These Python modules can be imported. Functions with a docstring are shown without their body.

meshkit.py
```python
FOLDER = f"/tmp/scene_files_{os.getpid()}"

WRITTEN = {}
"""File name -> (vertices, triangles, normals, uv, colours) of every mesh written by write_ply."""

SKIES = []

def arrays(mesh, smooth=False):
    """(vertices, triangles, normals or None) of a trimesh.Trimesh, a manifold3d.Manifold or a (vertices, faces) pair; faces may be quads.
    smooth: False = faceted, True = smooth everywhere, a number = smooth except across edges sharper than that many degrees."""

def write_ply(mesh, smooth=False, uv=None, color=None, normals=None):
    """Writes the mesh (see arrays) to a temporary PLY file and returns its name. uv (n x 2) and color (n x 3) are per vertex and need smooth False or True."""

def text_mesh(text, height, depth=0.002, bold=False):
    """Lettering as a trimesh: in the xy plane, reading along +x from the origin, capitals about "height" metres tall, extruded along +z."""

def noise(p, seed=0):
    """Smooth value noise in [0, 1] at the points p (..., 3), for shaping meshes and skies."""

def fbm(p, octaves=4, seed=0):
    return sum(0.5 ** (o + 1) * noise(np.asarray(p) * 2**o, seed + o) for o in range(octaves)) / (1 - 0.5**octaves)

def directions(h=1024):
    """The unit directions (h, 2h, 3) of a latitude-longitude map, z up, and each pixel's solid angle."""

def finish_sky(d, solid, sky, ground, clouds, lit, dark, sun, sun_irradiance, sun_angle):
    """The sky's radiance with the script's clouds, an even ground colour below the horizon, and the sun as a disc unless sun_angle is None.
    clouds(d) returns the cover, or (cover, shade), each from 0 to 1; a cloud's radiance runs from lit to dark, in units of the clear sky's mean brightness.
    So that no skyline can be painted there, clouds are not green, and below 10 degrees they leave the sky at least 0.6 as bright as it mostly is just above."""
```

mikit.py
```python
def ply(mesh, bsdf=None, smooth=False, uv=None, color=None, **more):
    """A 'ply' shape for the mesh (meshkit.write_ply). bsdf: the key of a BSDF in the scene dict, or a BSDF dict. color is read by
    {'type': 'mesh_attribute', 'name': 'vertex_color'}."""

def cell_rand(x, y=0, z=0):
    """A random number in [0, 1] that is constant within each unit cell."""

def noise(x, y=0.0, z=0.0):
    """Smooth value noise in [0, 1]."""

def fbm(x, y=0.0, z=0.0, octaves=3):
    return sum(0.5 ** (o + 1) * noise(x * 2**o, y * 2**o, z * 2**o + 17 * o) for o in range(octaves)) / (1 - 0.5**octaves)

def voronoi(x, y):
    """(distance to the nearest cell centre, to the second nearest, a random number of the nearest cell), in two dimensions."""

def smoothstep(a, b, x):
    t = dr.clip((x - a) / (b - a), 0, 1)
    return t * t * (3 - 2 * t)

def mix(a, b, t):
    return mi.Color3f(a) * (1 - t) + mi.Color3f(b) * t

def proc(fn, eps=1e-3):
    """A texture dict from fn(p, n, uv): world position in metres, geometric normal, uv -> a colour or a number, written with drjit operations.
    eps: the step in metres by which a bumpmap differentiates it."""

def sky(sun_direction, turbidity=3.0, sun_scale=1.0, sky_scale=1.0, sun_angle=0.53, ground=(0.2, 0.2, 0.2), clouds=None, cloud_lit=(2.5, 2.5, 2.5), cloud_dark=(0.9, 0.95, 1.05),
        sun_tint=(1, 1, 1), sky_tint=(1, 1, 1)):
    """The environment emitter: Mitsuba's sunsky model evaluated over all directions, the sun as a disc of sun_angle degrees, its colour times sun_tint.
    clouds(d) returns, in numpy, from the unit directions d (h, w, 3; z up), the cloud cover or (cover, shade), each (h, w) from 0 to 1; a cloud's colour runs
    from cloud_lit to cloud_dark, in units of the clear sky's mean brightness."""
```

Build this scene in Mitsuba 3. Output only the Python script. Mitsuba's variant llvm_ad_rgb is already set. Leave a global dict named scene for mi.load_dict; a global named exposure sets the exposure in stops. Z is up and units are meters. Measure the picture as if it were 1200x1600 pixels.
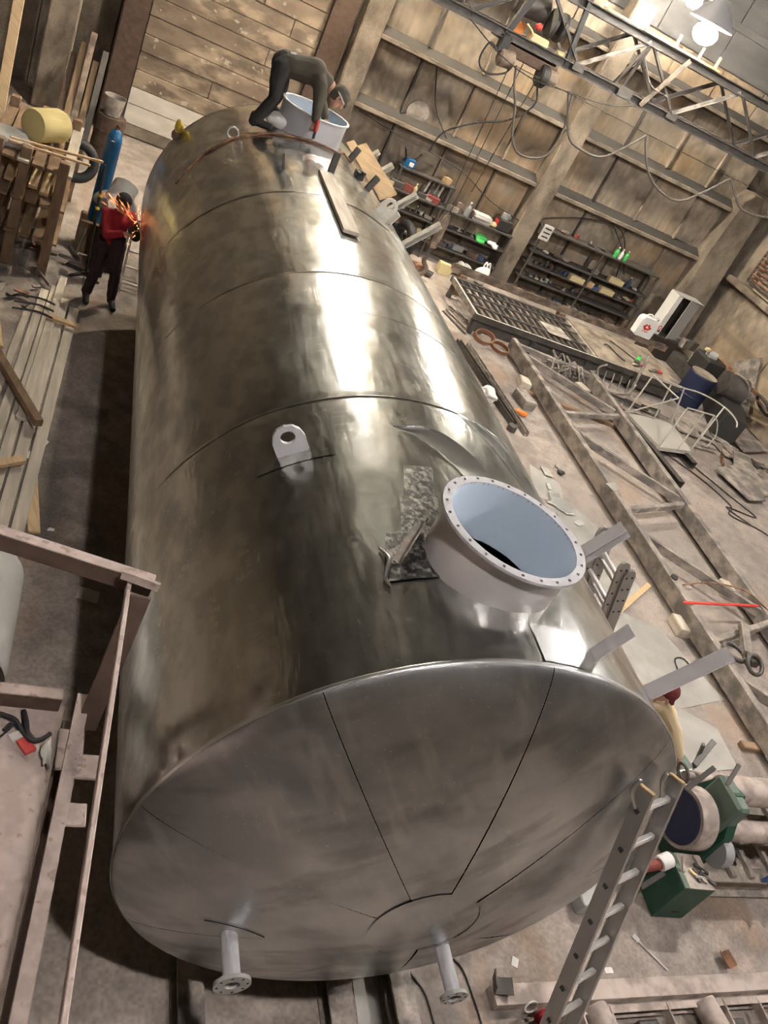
import math, random
import numpy as np, trimesh, manifold3d as m3
import drjit as dr, mitsuba as mi, mikit, meshkit
from mikit import noise, fbm, voronoi, cell_rand, smoothstep, mix
from shapely.geometry import Polygon, Point

# ------------------------------------------------------------------ camera, lamps, exposure
exposure = 1.5
T = mi.ScalarTransform4f
scene, labels = {}, {}
EYE = np.array([0.0, 0.0, 6.0])
FWD = np.array([0.4146, 0.7449, -0.5228]); DOWN = np.array([0.2067, -0.6365, -0.743])
scene['camera'] = {'type': 'perspective', 'fov': math.degrees(2 * math.atan(600 / 1303.0)), 'fov_axis': 'x',
                   'near_clip': 0.05, 'far_clip': 200.0,
                   'to_world': T().look_at(origin=EYE.tolist(), target=(EYE + FWD).tolist(), up=(-DOWN).tolist())}
# hooded high-bay lamps under the roof: (position, radiance rgb, label)
LAMPS = [((2.40, 13.9, 8.3), (650, 590, 485), 1.0, 'high-bay lamp hanging over the far half of the tank'),
         ((1.10, 0.30, 8.6), (700, 640, 610), 1.0, 'high-bay lamp hanging above the front platform'),
         ((9.75, 15.8, 7.12), (150, 139, 120), 1.5, 'brightest lamp, glowing above the crane girder planks'),
         ((11.17, 19.2, 7.73), (430, 390, 322), 1.2, 'second glowing lamp above the brightest lamp, at the top edge'),
         ((10.4, 7.6, 8.4), (1450, 1350, 1265), 1.0, 'high-bay lamp hanging over the yard side of the tank'),
         ((8.40, 0.60, 8.6), (620, 575, 545), 1.0, 'high-bay lamp hanging over the bending machine'),
         ((4.90, 19.15, 8.3), (1500, 1270, 960), 1.0, 'high-bay lamp hanging near the back wall')]
scene['air_light'] = {'type': 'constant', 'radiance': {'type': 'rgb', 'value': [0.02, 0.02, 0.021]}}

# ------------------------------------------------------------------ helpers
def key_free(k):
    if k not in scene and k not in labels: return k
    i = 1
    while f'{k}_{i:03d}' in scene or f'{k}_{i:03d}' in labels: i += 1
    return f'{k}_{i:03d}'

def top(name, label, cat, group=None):
    k = key_free(name)
    labels[k] = {'label': label, 'category': cat}
    if group: labels[k]['group'] = group
    return k

def part(parent, name, mesh, mat, smooth=False, label=None, kind=None, uv=None, color=None):
    k = key_free(parent + '__' + name)
    scene[k] = mesh if isinstance(mesh, dict) else mikit.ply(cat(mesh), mat, smooth=smooth, color=color)
    if label or kind:
        labels[k] = {}
        if label: labels[k]['label'] = label
        if kind: labels[k]['kind'] = kind
    return k

def one(name, mesh, mat, label, cat_, group=None, smooth=False, kind=None, color=None):
    k = top(name, label, cat_, group)
    if kind: labels[k]['kind'] = kind
    scene[k] = mesh if isinstance(mesh, dict) else mikit.ply(cat(mesh), mat, smooth=smooth, color=color)
    return k

def struct(name, mesh, mat, label=None, smooth=False):
    scene[name] = mikit.ply(cat(mesh), mat, smooth=smooth)
    labels[name] = {'label': label or name.replace('_', ' '), 'kind': 'structure'}
    return name

def at(pl, *steps):
    """A copy of a ply dict under a transform (list of 4x4 numpy)."""
    m = np.eye(4)
    for s in steps: m = m @ s
    return {**pl, 'to_world': T(m.tolist())}

def tr(x, y, z): m = np.eye(4); m[:3, 3] = (x, y, z); return m
def rot(a, axis=(0, 0, 1)): return trimesh.transformations.rotation_matrix(math.radians(a), axis)
def scl(x, y=None, z=None): return np.diag([x, x if y is None else y, x if z is None else z, 1.0])
def cat(m):
    if isinstance(m, list):
        return trimesh.util.concatenate([trimesh.Trimesh(np.array(q.vertices), np.array(q.faces), process=False) for q in m])
    return m
def mv(m, *steps):
    m = cat(m).copy()
    for s in reversed(steps): m.apply_transform(s)
    return m
def unit(v): v = np.asarray(v, float); return v / np.linalg.norm(v)

def box(sx, sy, sz, c=(0, 0, 0), ch=0.004, rz=0):
    """Chamfered box, centred on c."""
    h = np.array([sx, sy, sz]) / 2; ch = min(ch, 0.3 * h.min() * 2)
    pts = []
    for s in np.array(np.meshgrid((-1, 1), (-1, 1), (-1, 1))).T.reshape(-1, 3):
        for k in range(3):
            q = h - ch; q[k] = h[k]; pts.append(s * q)
    m = trimesh.convex.convex_hull(np.array(pts))
    if rz: m.apply_transform(rot(rz))
    m.apply_translation(c)
    return m

def frame(p0, p1, up=(0, 0, 1), roll=0):
    p0, p1 = np.asarray(p0, float), np.asarray(p1, float)
    d = unit(p1 - p0); up = np.asarray(up, float)
    if abs(unit(up) @ d) > 0.98: up = np.array([0, 1.0, 0])
    s = unit(np.cross(d, up)); u = np.cross(s, d)
    if roll:
        a = math.radians(roll); s, u = s * math.cos(a) + u * math.sin(a), -s * math.sin(a) + u * math.cos(a)
    m = np.eye(4); m[:3, 0] = s; m[:3, 1] = d; m[:3, 2] = u; m[:3, 3] = p0   # x side, y along, z up
    return m, np.linalg.norm(p1 - p0)

def bar(p0, p1, w, h, up=(0, 0, 1), ch=0.004, roll=0):
    m, L = frame(p0, p1, up, roll)
    return mv(box(w, L, h, (0, L / 2, 0), ch), m)

def prof(p0, p1, pts, up=(0, 0, 1), roll=0):
    """A polygon (side, up) swept from p0 to p1."""
    m, L = frame(p0, p1, up, roll)
    e = trimesh.creation.extrude_polygon(Polygon(pts), L)
    R = np.array([[1, 0, 0, 0], [0, 0, -1, L], [0, 1, 0, 0], [0, 0, 0, 1.0]])  # extrude z -> -y
    return mv(e, m, R)

def Lsec(a, b, t): return [(0, 0), (a, 0), (a, t), (t, t), (t, b), (0, b)]
def Csec(w, h, t): return [(-w / 2, -h / 2), (w / 2, -h / 2), (w / 2, -h / 2 + t), (-w / 2 + t, -h / 2 + t), (-w / 2 + t, h / 2 - t), (w / 2, h / 2 - t), (w / 2, h / 2), (-w / 2, h / 2)]
def Isec(w, h, t): return [(-w/2, -h/2), (w/2, -h/2), (w/2, -h/2+t), (t/2, -h/2+t), (t/2, h/2-t), (w/2, h/2-t), (w/2, h/2), (-w/2, h/2), (-w/2, h/2-t), (-t/2, h/2-t), (-t/2, -h/2+t), (-w/2, -h/2+t)]

def spline(pts, n=8):
    p = np.asarray(pts, float)
    if len(p) < 3: return p
    q = np.vstack([2 * p[0] - p[1], p, 2 * p[-1] - p[-2]]); out = []
    for i in range(1, len(q) - 2):
        for t in np.linspace(0, 1, n, endpoint=False):
            a, b, c, d = q[i - 1], q[i], q[i + 1], q[i + 2]
            out.append(0.5 * (2 * b + (c - a) * t + (2 * a - 5 * b + 4 * c - d) * t * t + (3 * b - a - 3 * c + d) * t ** 3))
    return np.array(out + [p[-1]])

def tube(pts, r, n=8, sm=6):
    p = spline(pts, sm) if sm else np.asarray(pts, float)
    r = np.broadcast_to(np.interp(np.linspace(0, 1, len(p)), np.linspace(0, 1, len(np.atleast_1d(r))), np.atleast_1d(r)), (len(p),))
    t = np.gradient(p, axis=0); t /= np.linalg.norm(t, axis=1, keepdims=True) + 1e-12
    a = np.cross(t[0], [0, 0, 1.0] if abs(t[0][2]) < 0.9 else [1.0, 0, 0]); a = unit(a); V = []
    ang = np.arange(n) * 2 * np.pi / n
    for i in range(len(p)):
        a = a - t[i] * (a @ t[i]); a = unit(a); b = np.cross(t[i], a)
        V.append(p[i] + r[i] * (np.cos(ang)[:, None] * a + np.sin(ang)[:, None] * b))
    V = np.vstack(V); F = []
    for i in range(len(p) - 1):
        for j in range(n):
            k = (j + 1) % n; A, B, C, D = i*n+j, i*n+k, (i+1)*n+k, (i+1)*n+j
            F += [(A, B, C), (A, C, D)]
    c0, c1 = len(V), len(V) + 1; V = np.vstack([V, p[0], p[-1]])
    for j in range(n):
        k = (j + 1) % n
        F += [(c0, k, j), (c1, (len(p)-1)*n + j, (len(p)-1)*n + k)]
    return trimesh.Trimesh(V, np.array(F), process=False)

def lathe(pr, n=32, p0=(0, 0, 0), axis=(0, 0, 1)):
    """Profile (r, z) turned about the axis through p0."""
    pr = np.asarray(pr, float); ang = np.arange(n) * 2 * np.pi / n
    V = np.concatenate([np.c_[r * np.cos(ang), r * np.sin(ang), np.full(n, z)] for r, z in pr]); F = []
    for i in range(len(pr) - 1):
        for j in range(n):
            k = (j + 1) % n; A, B, C, D = i*n+j, i*n+k, (i+1)*n+k, (i+1)*n+j
            if pr[i][0] > 1e-9: F.append((A, B, C) if pr[i+1][0] > 1e-9 else (A, B, C))
            if pr[i+1][0] > 1e-9: F.append((A, C, D))
    m = trimesh.Trimesh(V, np.array(F), process=False)
    R = trimesh.geometry.align_vectors([0, 0, 1], unit(axis)); R[:3, 3] = p0
    m.apply_transform(R); return m

def cyl(p0, p1, r, n=20, ch=0.004):
    p0, p1 = np.asarray(p0, float), np.asarray(p1, float); L = np.linalg.norm(p1 - p0); ch = min(ch, r * .3, L * .3)
    return lathe([(0, 0), (r - ch, 0), (r, ch), (r, L - ch), (r - ch, L), (0, L)], n, p0, p1 - p0)

def pipe(p0, p1, ro, ri, n=28):
    p0, p1 = np.asarray(p0, float), np.asarray(p1, float); L = np.linalg.norm(p1 - p0)
    return lathe([(ri, 0), (ro, 0), (ro, L), (ri, L), (ri, 0)], n, p0, p1 - p0)

def plate(pts, z0, z1):
    e = trimesh.creation.extrude_polygon(Polygon(pts), z1 - z0); e.apply_translation([0, 0, z0]); return e

def blob(pts, sub=3):
    """Rounded irregular lump: hull of points, subdivided."""
    m = trimesh.convex.convex_hull(np.asarray(pts, float)); return m

def lump(c, r, seed, squash=(1, 1, 1), amp=0.25, sub=2):
    m = trimesh.creation.icosphere(sub, 1.0); v = m.vertices
    g = np.random.default_rng(seed); k = g.normal(size=(5, 3)) * 2.2; ph = g.uniform(0, 6, 5)
    d = 1 + amp * sum(np.sin(v @ k[i] + ph[i]) for i in range(5)) / 2.2
    m.vertices = v * d[:, None] * np.array(squash) * r + np.array(c); return m

ORD = ['leftmost', 'second', 'third', 'fourth', 'fifth', 'sixth', 'seventh', 'eighth', 'ninth', 'tenth', 'eleventh', 'twelfth', 'thirteenth', 'fourteenth', 'fifteenth', 'sixteenth', 'seventeenth', 'eighteenth', 'nineteenth', 'twentieth', 'twenty-first', 'twenty-second', 'twenty-third', 'twenty-fourth', 'twenty-fifth', 'twenty-sixth', 'twenty-seventh', 'twenty-eighth']
NTH = ['nearest'] + [o + ' nearest' for o in ORD[1:]]

# ------------------------------------------------------------------ materials
def flat(rgb, rough=0.6, metal=0.0, spec=0.4):
    return {'type': 'twosided', 'b': {'type': 'principled', 'base_color': {'type': 'rgb', 'value': list(rgb)}, 'roughness': rough, 'metallic': metal, 'specular': spec}}
def pm(name, fn, rough=0.8, metal=0.0, spec=0.3, bump=None, eps=2e-3, rfn=None):
    b = {'type': 'principled', 'base_color': mikit.proc(fn), 'roughness': mikit.proc(rfn) if rfn else rough, 'metallic': metal, 'specular': spec}
    if bump: b = {'type': 'bumpmap', 'arbitrary': mikit.proc(bump[0], eps=eps), 'scale': bump[1], 'b': b}
    scene[name] = {'type': 'twosided', 'b': b}

def f_floor(p, n, uv):
    a = fbm(p.x * 0.5, p.y * 0.5, p.z, 4); b = fbm(p.x * 6, p.y * 6, p.z + 3, 4); c = noise(p.x * 45, p.y * 45)
    g = mix((0.170, 0.145, 0.127), (0.292, 0.252, 0.220), smoothstep(0.3, 0.7, a * 0.6 + b * 0.4))
    g = mix(g, (0.095, 0.082, 0.074), smoothstep(0.60, 0.78, fbm(p.x * 1.3 + 9, p.y * 1.3, 0, 4)) * 0.7)
    g = mix(g, (0.235, 0.165, 0.115), smoothstep(0.62, 0.8, fbm(p.x * 2.1 + 40, p.y * 0.9, 0, 3)) * 0.6)
    return g * (0.85 + 0.3 * c)
pm('floor_concrete', f_floor, 0.85, bump=(lambda p, n, uv: fbm(p.x * 14, p.y * 14, 0, 4), 0.006), eps=4e-3)

def f_panel(p, n, uv):
    a = fbm(p.x * 0.9, p.y, p.z * 0.9, 4); b = fbm(p.x * 5, p.y * 5, p.z * 3, 4); s = noise(p.x * 14, p.y, p.z * 0.7)
    g = mix((0.140, 0.115, 0.089), (0.300, 0.250, 0.192), smoothstep(0.3, 0.72, 0.55 * a + 0.45 * b))
    g = mix(g, (0.330, 0.215, 0.110), smoothstep(0.48, 0.78, fbm(p.x * 0.7 + 3, p.z * 0.9 + 7, 0, 4)) * 0.5)
    g = mix(g, (0.105, 0.095, 0.085), smoothstep(0.52, 0.80, fbm(p.x * 1.6 + 20, p.z * 2.2, 1, 5)) * 0.55)
    return g * (0.8 + 0.4 * s)
pm('wall_concrete', f_panel, 0.9, bump=(lambda p, n, uv: fbm(p.x * 9, p.y * 9, p.z * 9, 3), 0.006), eps=4e-3)
def f_col(p, n, uv):
    b = fbm(p.x * 4, p.y * 4, p.z * 2, 4); s = fbm(p.x * 1.5, p.y, p.z * 0.8, 3)
    return mix((0.105, 0.086, 0.068), (0.228, 0.190, 0.148), smoothstep(0.3, 0.7, b * .6 + s * .4)) * (0.85 + 0.3 * noise(p.x * 30, p.y * 30, p.z * 30))
pm('column_concrete', f_col, 0.9)
def f_block(p, n, uv):
    b = fbm(p.x * 3.2, p.y, p.z * 5, 4); r = fbm(p.x * 0.9 + 5, 0, p.z * 1.1, 3)
    g = mix((0.120, 0.092, 0.068), (0.275, 0.218, 0.156), smoothstep(0.32, 0.68, b))
    g = mix(g, (0.120, 0.090, 0.068), smoothstep(0.5, 0.66, r) * 0.7)
    return mix(g, (0.46, 0.42, 0.36), smoothstep(0.72, 0.80, fbm(p.x * 7 + 2, 3, p.z * 7, 3)) * 0.5)
pm('block_wall', f_block, 0.92)
pm('white_block', lambda p, n, uv: mix((0.36, 0.33, 0.28), (0.55, 0.51, 0.45), fbm(p.x * 3, 0, p.z * 4, 4)), 0.9)
pm('soot_steel', lambda p, n, uv: mix((0.020, 0.016, 0.013), (0.045, 0.036, 0.029), fbm(p.x * 3, p.y * 3, p.z * 3, 4)), 0.9)
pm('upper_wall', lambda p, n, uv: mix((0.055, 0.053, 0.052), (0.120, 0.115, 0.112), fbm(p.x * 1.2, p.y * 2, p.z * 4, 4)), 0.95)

def f_wood(p, n, uv):
    k = p.x * 0.83 + p.y * 0.31 + p.z * 1.1
    g = noise(k * 60 + 3 * fbm(p.x * 3, p.y * 3, p.z * 3, 2), p.y * 1.5, p.z * 2)
    return mix((0.36, 0.245, 0.135), (0.60, 0.44, 0.265), g * 0.6 + 0.4 * fbm(p.x * 4, p.y * 4, p.z * 4, 3))
pm('new_wood', f_wood, 0.7)
pm('old_wood', lambda p, n, uv: mix((0.120, 0.078, 0.048), (0.235, 0.160, 0.100), fbm(p.x * 22, p.y * 5, p.z * 5, 3)), 0.85)
pm('gray_wood', lambda p, n, uv: mix((0.33, 0.29, 0.235), (0.56, 0.50, 0.42), fbm(p.x * 26, p.y * 2.2, p.z * 18, 4)) * (0.75 + 0.5 * fbm(p.x * 3, p.y * 1.3, 0, 3)), 0.85)
def f_dusty(p, n, uv):
    b = fbm(p.x * 5, p.y * 5, p.z * 5, 4)
    return mix((0.120, 0.108, 0.096), (0.285, 0.250, 0.215), smoothstep(0.3, 0.7, b)) * (0.85 + 0.3 * noise(p.x * 60, p.y * 60, p.z * 60))
pm('dusty_steel', f_dusty, 0.72, spec=0.4)
pm('dark_steel', lambda p, n, uv: mix((0.028, 0.025, 0.023), (0.075, 0.066, 0.058), fbm(p.x * 7, p.y * 7, p.z * 7, 3)), 0.6, spec=0.5)
def f_rust(p, n, uv):
    b = fbm(p.x * 9, p.y * 9, p.z * 9, 4)
    return mix((0.085, 0.045, 0.030), (0.240, 0.125, 0.070), smoothstep(0.3, 0.7, b))
pm('rust', f_rust, 0.85)
def f_plat(p, n, uv):
    b = fbm(p.x * 11, p.y * 11, p.z * 11, 4); d = smoothstep(0.66, 0.74, fbm(p.x * 24 + 4, p.y * 24, p.z * 24, 3))
    return mix(mix((0.250, 0.200, 0.178), (0.365, 0.300, 0.270), smoothstep(0.3, 0.7, b)), (0.15, 0.105, 0.085), d * 0.6)
pm('platform_rust', f_plat, 0.85, bump=(lambda p, n, uv: fbm(p.x * 40, p.y * 40, p.z * 40, 3), 0.003))
pm('dusty_iron', lambda p, n, uv: mix((0.20, 0.165, 0.145), (0.36, 0.305, 0.27), smoothstep(0.3, 0.7, fbm(p.x * 7, p.y * 7, p.z * 7, 4))), 0.8)

# galvanised tank sheet: spangle smudges, oil stains and scratches in colour and roughness
def smudge(p):
    return smoothstep(0.50, 0.72, fbm(p.x * 2.6, p.y * 1.7, p.z * 2.6, 4))
def f_tank(p, n, uv):
    a = fbm(p.x * 7, p.y * 5, p.z * 7, 4); s = smudge(p)
    g = mix((0.50, 0.505, 0.475), (0.70, 0.70, 0.655), smoothstep(0.3, 0.7, a))
    g = mix(g, (0.26, 0.275, 0.275), s * 0.42)
    blot = smoothstep(0.735, 0.76, fbm(p.x * 5 + 11, p.y * 4, p.z * 5, 2)) * smoothstep(0.50, 0.6, fbm(p.x * 26, p.y * 26, p.z * 26, 2))
    g = mix(g, (0.72, 0.70, 0.63), blot * 0.7)
    spot = smoothstep(0.84, 0.88, noise(p.x * 62, p.y * 48, p.z * 62)) * smoothstep(0.52, 0.6, fbm(p.x * 1.9 + 3, p.y * 1.6, p.z * 1.9, 3))
    scuff = smoothstep(0.70, 0.80, noise(p.x * 9 + 2 * p.z, p.y * 70, p.z * 9)) * smoothstep(0.55, 0.66, fbm(p.x * 2.3 + 8, p.y * 2.0, p.z * 2.3, 3))
    return mix(mix(g, (0.80, 0.79, 0.74), spot * 0.8), (0.74, 0.73, 0.69), scuff * 0.35)
def r_tank(p, n, uv):
    return 0.20 + 0.09 * smudge(p) + 0.12 * (fbm(p.x * 20, p.y * 4, p.z * 20, 3) - 0.5)
scene['tank_metal'] = {'type': 'twosided', 'b': {'type': 'bumpmap', 'arbitrary': mikit.proc(lambda p, n, uv: fbm(p.x * 30, p.y * 9, p.z * 30, 3), eps=4e-3), 'scale': 0.0022,
    'b': {'type': 'principled', 'base_color': mikit.proc(f_tank), 'roughness': mikit.proc(r_tank), 'metallic': 1.0, 'specular': 0.5}}}
def f_head(p, n, uv):
    a = fbm(p.x * 2.2, p.y * 2, p.z * 2.2, 5); k = p.x * 0.8 + p.z * 0.6; l = p.z * 0.8 - p.x * 0.6
    b = fbm(k * 2.0 + 4, l * 7, p.y * 4, 4); c = fbm(k * 9, l * 2.5 + 7, 2, 4)
    g = mix((0.37, 0.38, 0.385), (0.56, 0.56, 0.56), smoothstep(0.3, 0.7, a))
    g = mix(g, (0.18, 0.195, 0.205), smoothstep(0.48, 0.74, fbm(p.x * 1.5 + 7, p.y, p.z * 1.8, 5)) * 0.60)
    g = mix(g, (0.17, 0.17, 0.17), smoothstep(0.52, 0.78, b) * 0.5)
    g = mix(g, (0.66, 0.65, 0.63), smoothstep(0.56, 0.80, c) * 0.30)
    return mix(g, (0.8, 0.78, 0.74), smoothstep(0.90, 0.93, noise(p.x * 70, p.y * 60, p.z * 70)) * 0.4)
def r_head(p, n, uv):
    return 0.34 + 0.14 * (fbm(p.x * 4, p.y * 4, p.z * 4, 3) - 0.5)
scene['head_metal'] = {'type': 'twosided', 'b': {'type': 'principled', 'base_color': mikit.proc(f_head), 'roughness': mikit.proc(r_head), 'metallic': 1.0, 'specular': 0.5}}
def f_scorch(p, n, uv):
    return mix((0.05, 0.05, 0.05), (0.30, 0.30, 0.285), smoothstep(0.35, 0.75, fbm(p.x * 48, p.y * 40, p.z * 48, 4)))
pm('scorched_metal', f_scorch, 0.38, 0.9)
scene['zinc'] = flat((0.60, 0.60, 0.58), 0.33, 1.0)
pm('bright_sheet', lambda p, n, uv: mix((0.50, 0.49, 0.46), (0.68, 0.665, 0.63), fbm(p.x * 4, p.y * 4, p.z * 4, 4)), 0.45, 0.0)
pm('floor_sheet', lambda p, n, uv: mix((0.30, 0.29, 0.265), (0.52, 0.505, 0.465), fbm(p.x * 3, p.y * 3, p.z, 4)), 0.5, 0.35)
scene['aluminium'] = flat((0.40, 0.385, 0.37), 0.38, 0.9)
scene['rung_alu'] = flat((0.78, 0.76, 0.74), 0.35, 0.7)
scene['gray_primer'] = flat((0.37, 0.37, 0.385), 0.5)
scene['neck_satin'] = flat((0.56, 0.535, 0.54), 0.36, 0.55)
scene['flange_gray'] = flat((0.27, 0.27, 0.285), 0.5)
scene['cap_maroon'] = flat((0.085, 0.012, 0.014), 0.9)
pm('dark_rust', lambda p, n, uv: mix((0.040, 0.026, 0.020), (0.095, 0.062, 0.046), fbm(p.x * 12, p.y * 12, p.z * 12, 4)), 0.85)
pm('brown_steel', lambda p, n, uv: mix((0.085, 0.064, 0.050), (0.210, 0.160, 0.122), smoothstep(0.3, 0.7, fbm(p.x * 6, p.y * 6, p.z * 6, 4))), 0.8)
scene['dull_cream'] = flat((0.40, 0.33, 0.19), 0.7)
scene['dull_white'] = flat((0.36, 0.35, 0.32), 0.7)
scene['dull_red'] = flat((0.17, 0.04, 0.032), 0.7)
scene['dull_blue'] = flat((0.035, 0.055, 0.11), 0.7)
scene['ledge_dirt'] = flat((0.040, 0.036, 0.032), 0.9)
scene['brass'] = flat((0.20, 0.13, 0.05), 0.5)
scene['landing_steel'] = flat((0.34, 0.32, 0.28), 0.6)
scene['inner_blue'] = flat((0.40, 0.475, 0.56), 0.55)
scene['bracket_paint'] = flat((0.36, 0.345, 0.35), 0.55)
scene['pale_steel'] = flat((0.50, 0.485, 0.43), 0.5)
scene['black_rubber'] = flat((0.012, 0.012, 0.013), 0.6)
scene['cable_gray'] = flat((0.10, 0.088, 0.076), 0.7)
scene['cable_black'] = flat((0.02, 0.018, 0.017), 0.6)
scene['machine_green'] = flat((0.012, 0.048, 0.030), 0.5)
scene['machine_green_pale'] = flat((0.075, 0.105, 0.082), 0.6)
scene['blue_paint'] = flat((0.012, 0.085, 0.20), 0.4)
scene['drum_blue'] = flat((0.010, 0.014, 0.038), 0.5)
scene['insulation'] = flat((0.50, 0.42, 0.20), 0.95)
scene['white_paint'] = flat((0.54, 0.53, 0.50), 0.6)
scene['pale_gray'] = flat((0.27, 0.27, 0.255), 0.6)
scene['red_paint'] = flat((0.50, 0.045, 0.035), 0.5)
scene['orange_paint'] = flat((0.55, 0.17, 0.03), 0.5)
scene['yellow_paint'] = flat((0.55, 0.38, 0.05), 0.5)
scene['cream_plastic'] = flat((0.56, 0.47, 0.26), 0.55)
scene['cardboard'] = flat((0.36, 0.25, 0.14), 0.85)
scene['green_plastic'] = flat((0.06, 0.42, 0.10), 0.4)
scene['red_plastic'] = flat((0.33, 0.04, 0.035), 0.5)
scene['blue_plastic'] = flat((0.04, 0.08, 0.20), 0.5)
scene['white_plastic'] = flat((0.66, 0.65, 0.63), 0.5)
scene['gray_plastic'] = flat((0.22, 0.22, 0.22), 0.5)
scene['black_iron'] = flat((0.022, 0.021, 0.020), 0.55)
scene['brown_leather'] = flat((0.20, 0.095, 0.055), 0.8)
scene['skin'] = flat((0.42, 0.235, 0.155), 0.6)
scene['cloth_black'] = flat((0.018, 0.017, 0.017), 0.9)
scene['cloth_olive'] = flat((0.060, 0.053, 0.040), 0.9)
scene['cloth_red'] = flat((0.22, 0.012, 0.018), 0.9)
scene['cloth_maroon'] = flat((0.020, 0.009, 0.009), 0.9)
scene['cloth_beige'] = flat((0.44, 0.35, 0.22), 0.9)
scene['spark'] = {'type': 'diffuse', 'reflectance': {'type': 'rgb', 'value': [0, 0, 0]}}
# ------------------------------------------------------------------ hall shell
YB, XR = 20.7, 17.5
fl = trimesh.creation.box((44, 44, 0.3)); fl.apply_translation([6, 6, -0.15])
struct('floor', fl, 'floor_concrete', 'dusty brown-grey concrete floor of the workshop')
ce = trimesh.creation.box((44, 44, 0.2)); ce.apply_translation([6, 6, 10.1])
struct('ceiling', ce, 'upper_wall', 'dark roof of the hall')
w = trimesh.creation.box((0.3, 40, 10)); w.apply_translation([-14.2, 4, 5]); struct('wall_left', w, 'column_concrete', 'concrete left wall of the hall')
w = trimesh.creation.box((40, 0.3, 10)); w.apply_translation([6, -12, 5]); struct('wall_front', w, 'column_concrete', 'concrete wall behind the camera')
w = cat([mv(trimesh.creation.box((27.8, 0.3, 10)), tr(14.1, YB + 0.27, 5)), mv(trimesh.creation.box((16.2, 0.3, 10)), tr(-7.9, 22.05, 5)), mv(trimesh.creation.box((0.3, 1.5, 10)), tr(.35, 21.45, 5))]); struct('wall_back', w, 'column_concrete', 'ribbed concrete panel wall behind the tank')
w = trimesh.creation.box((0.3, 36, 10)); w.apply_translation([XR + 0.27, 4, 5]); struct('wall_right', w, 'column_concrete', 'ribbed concrete side wall on the right')

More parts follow.
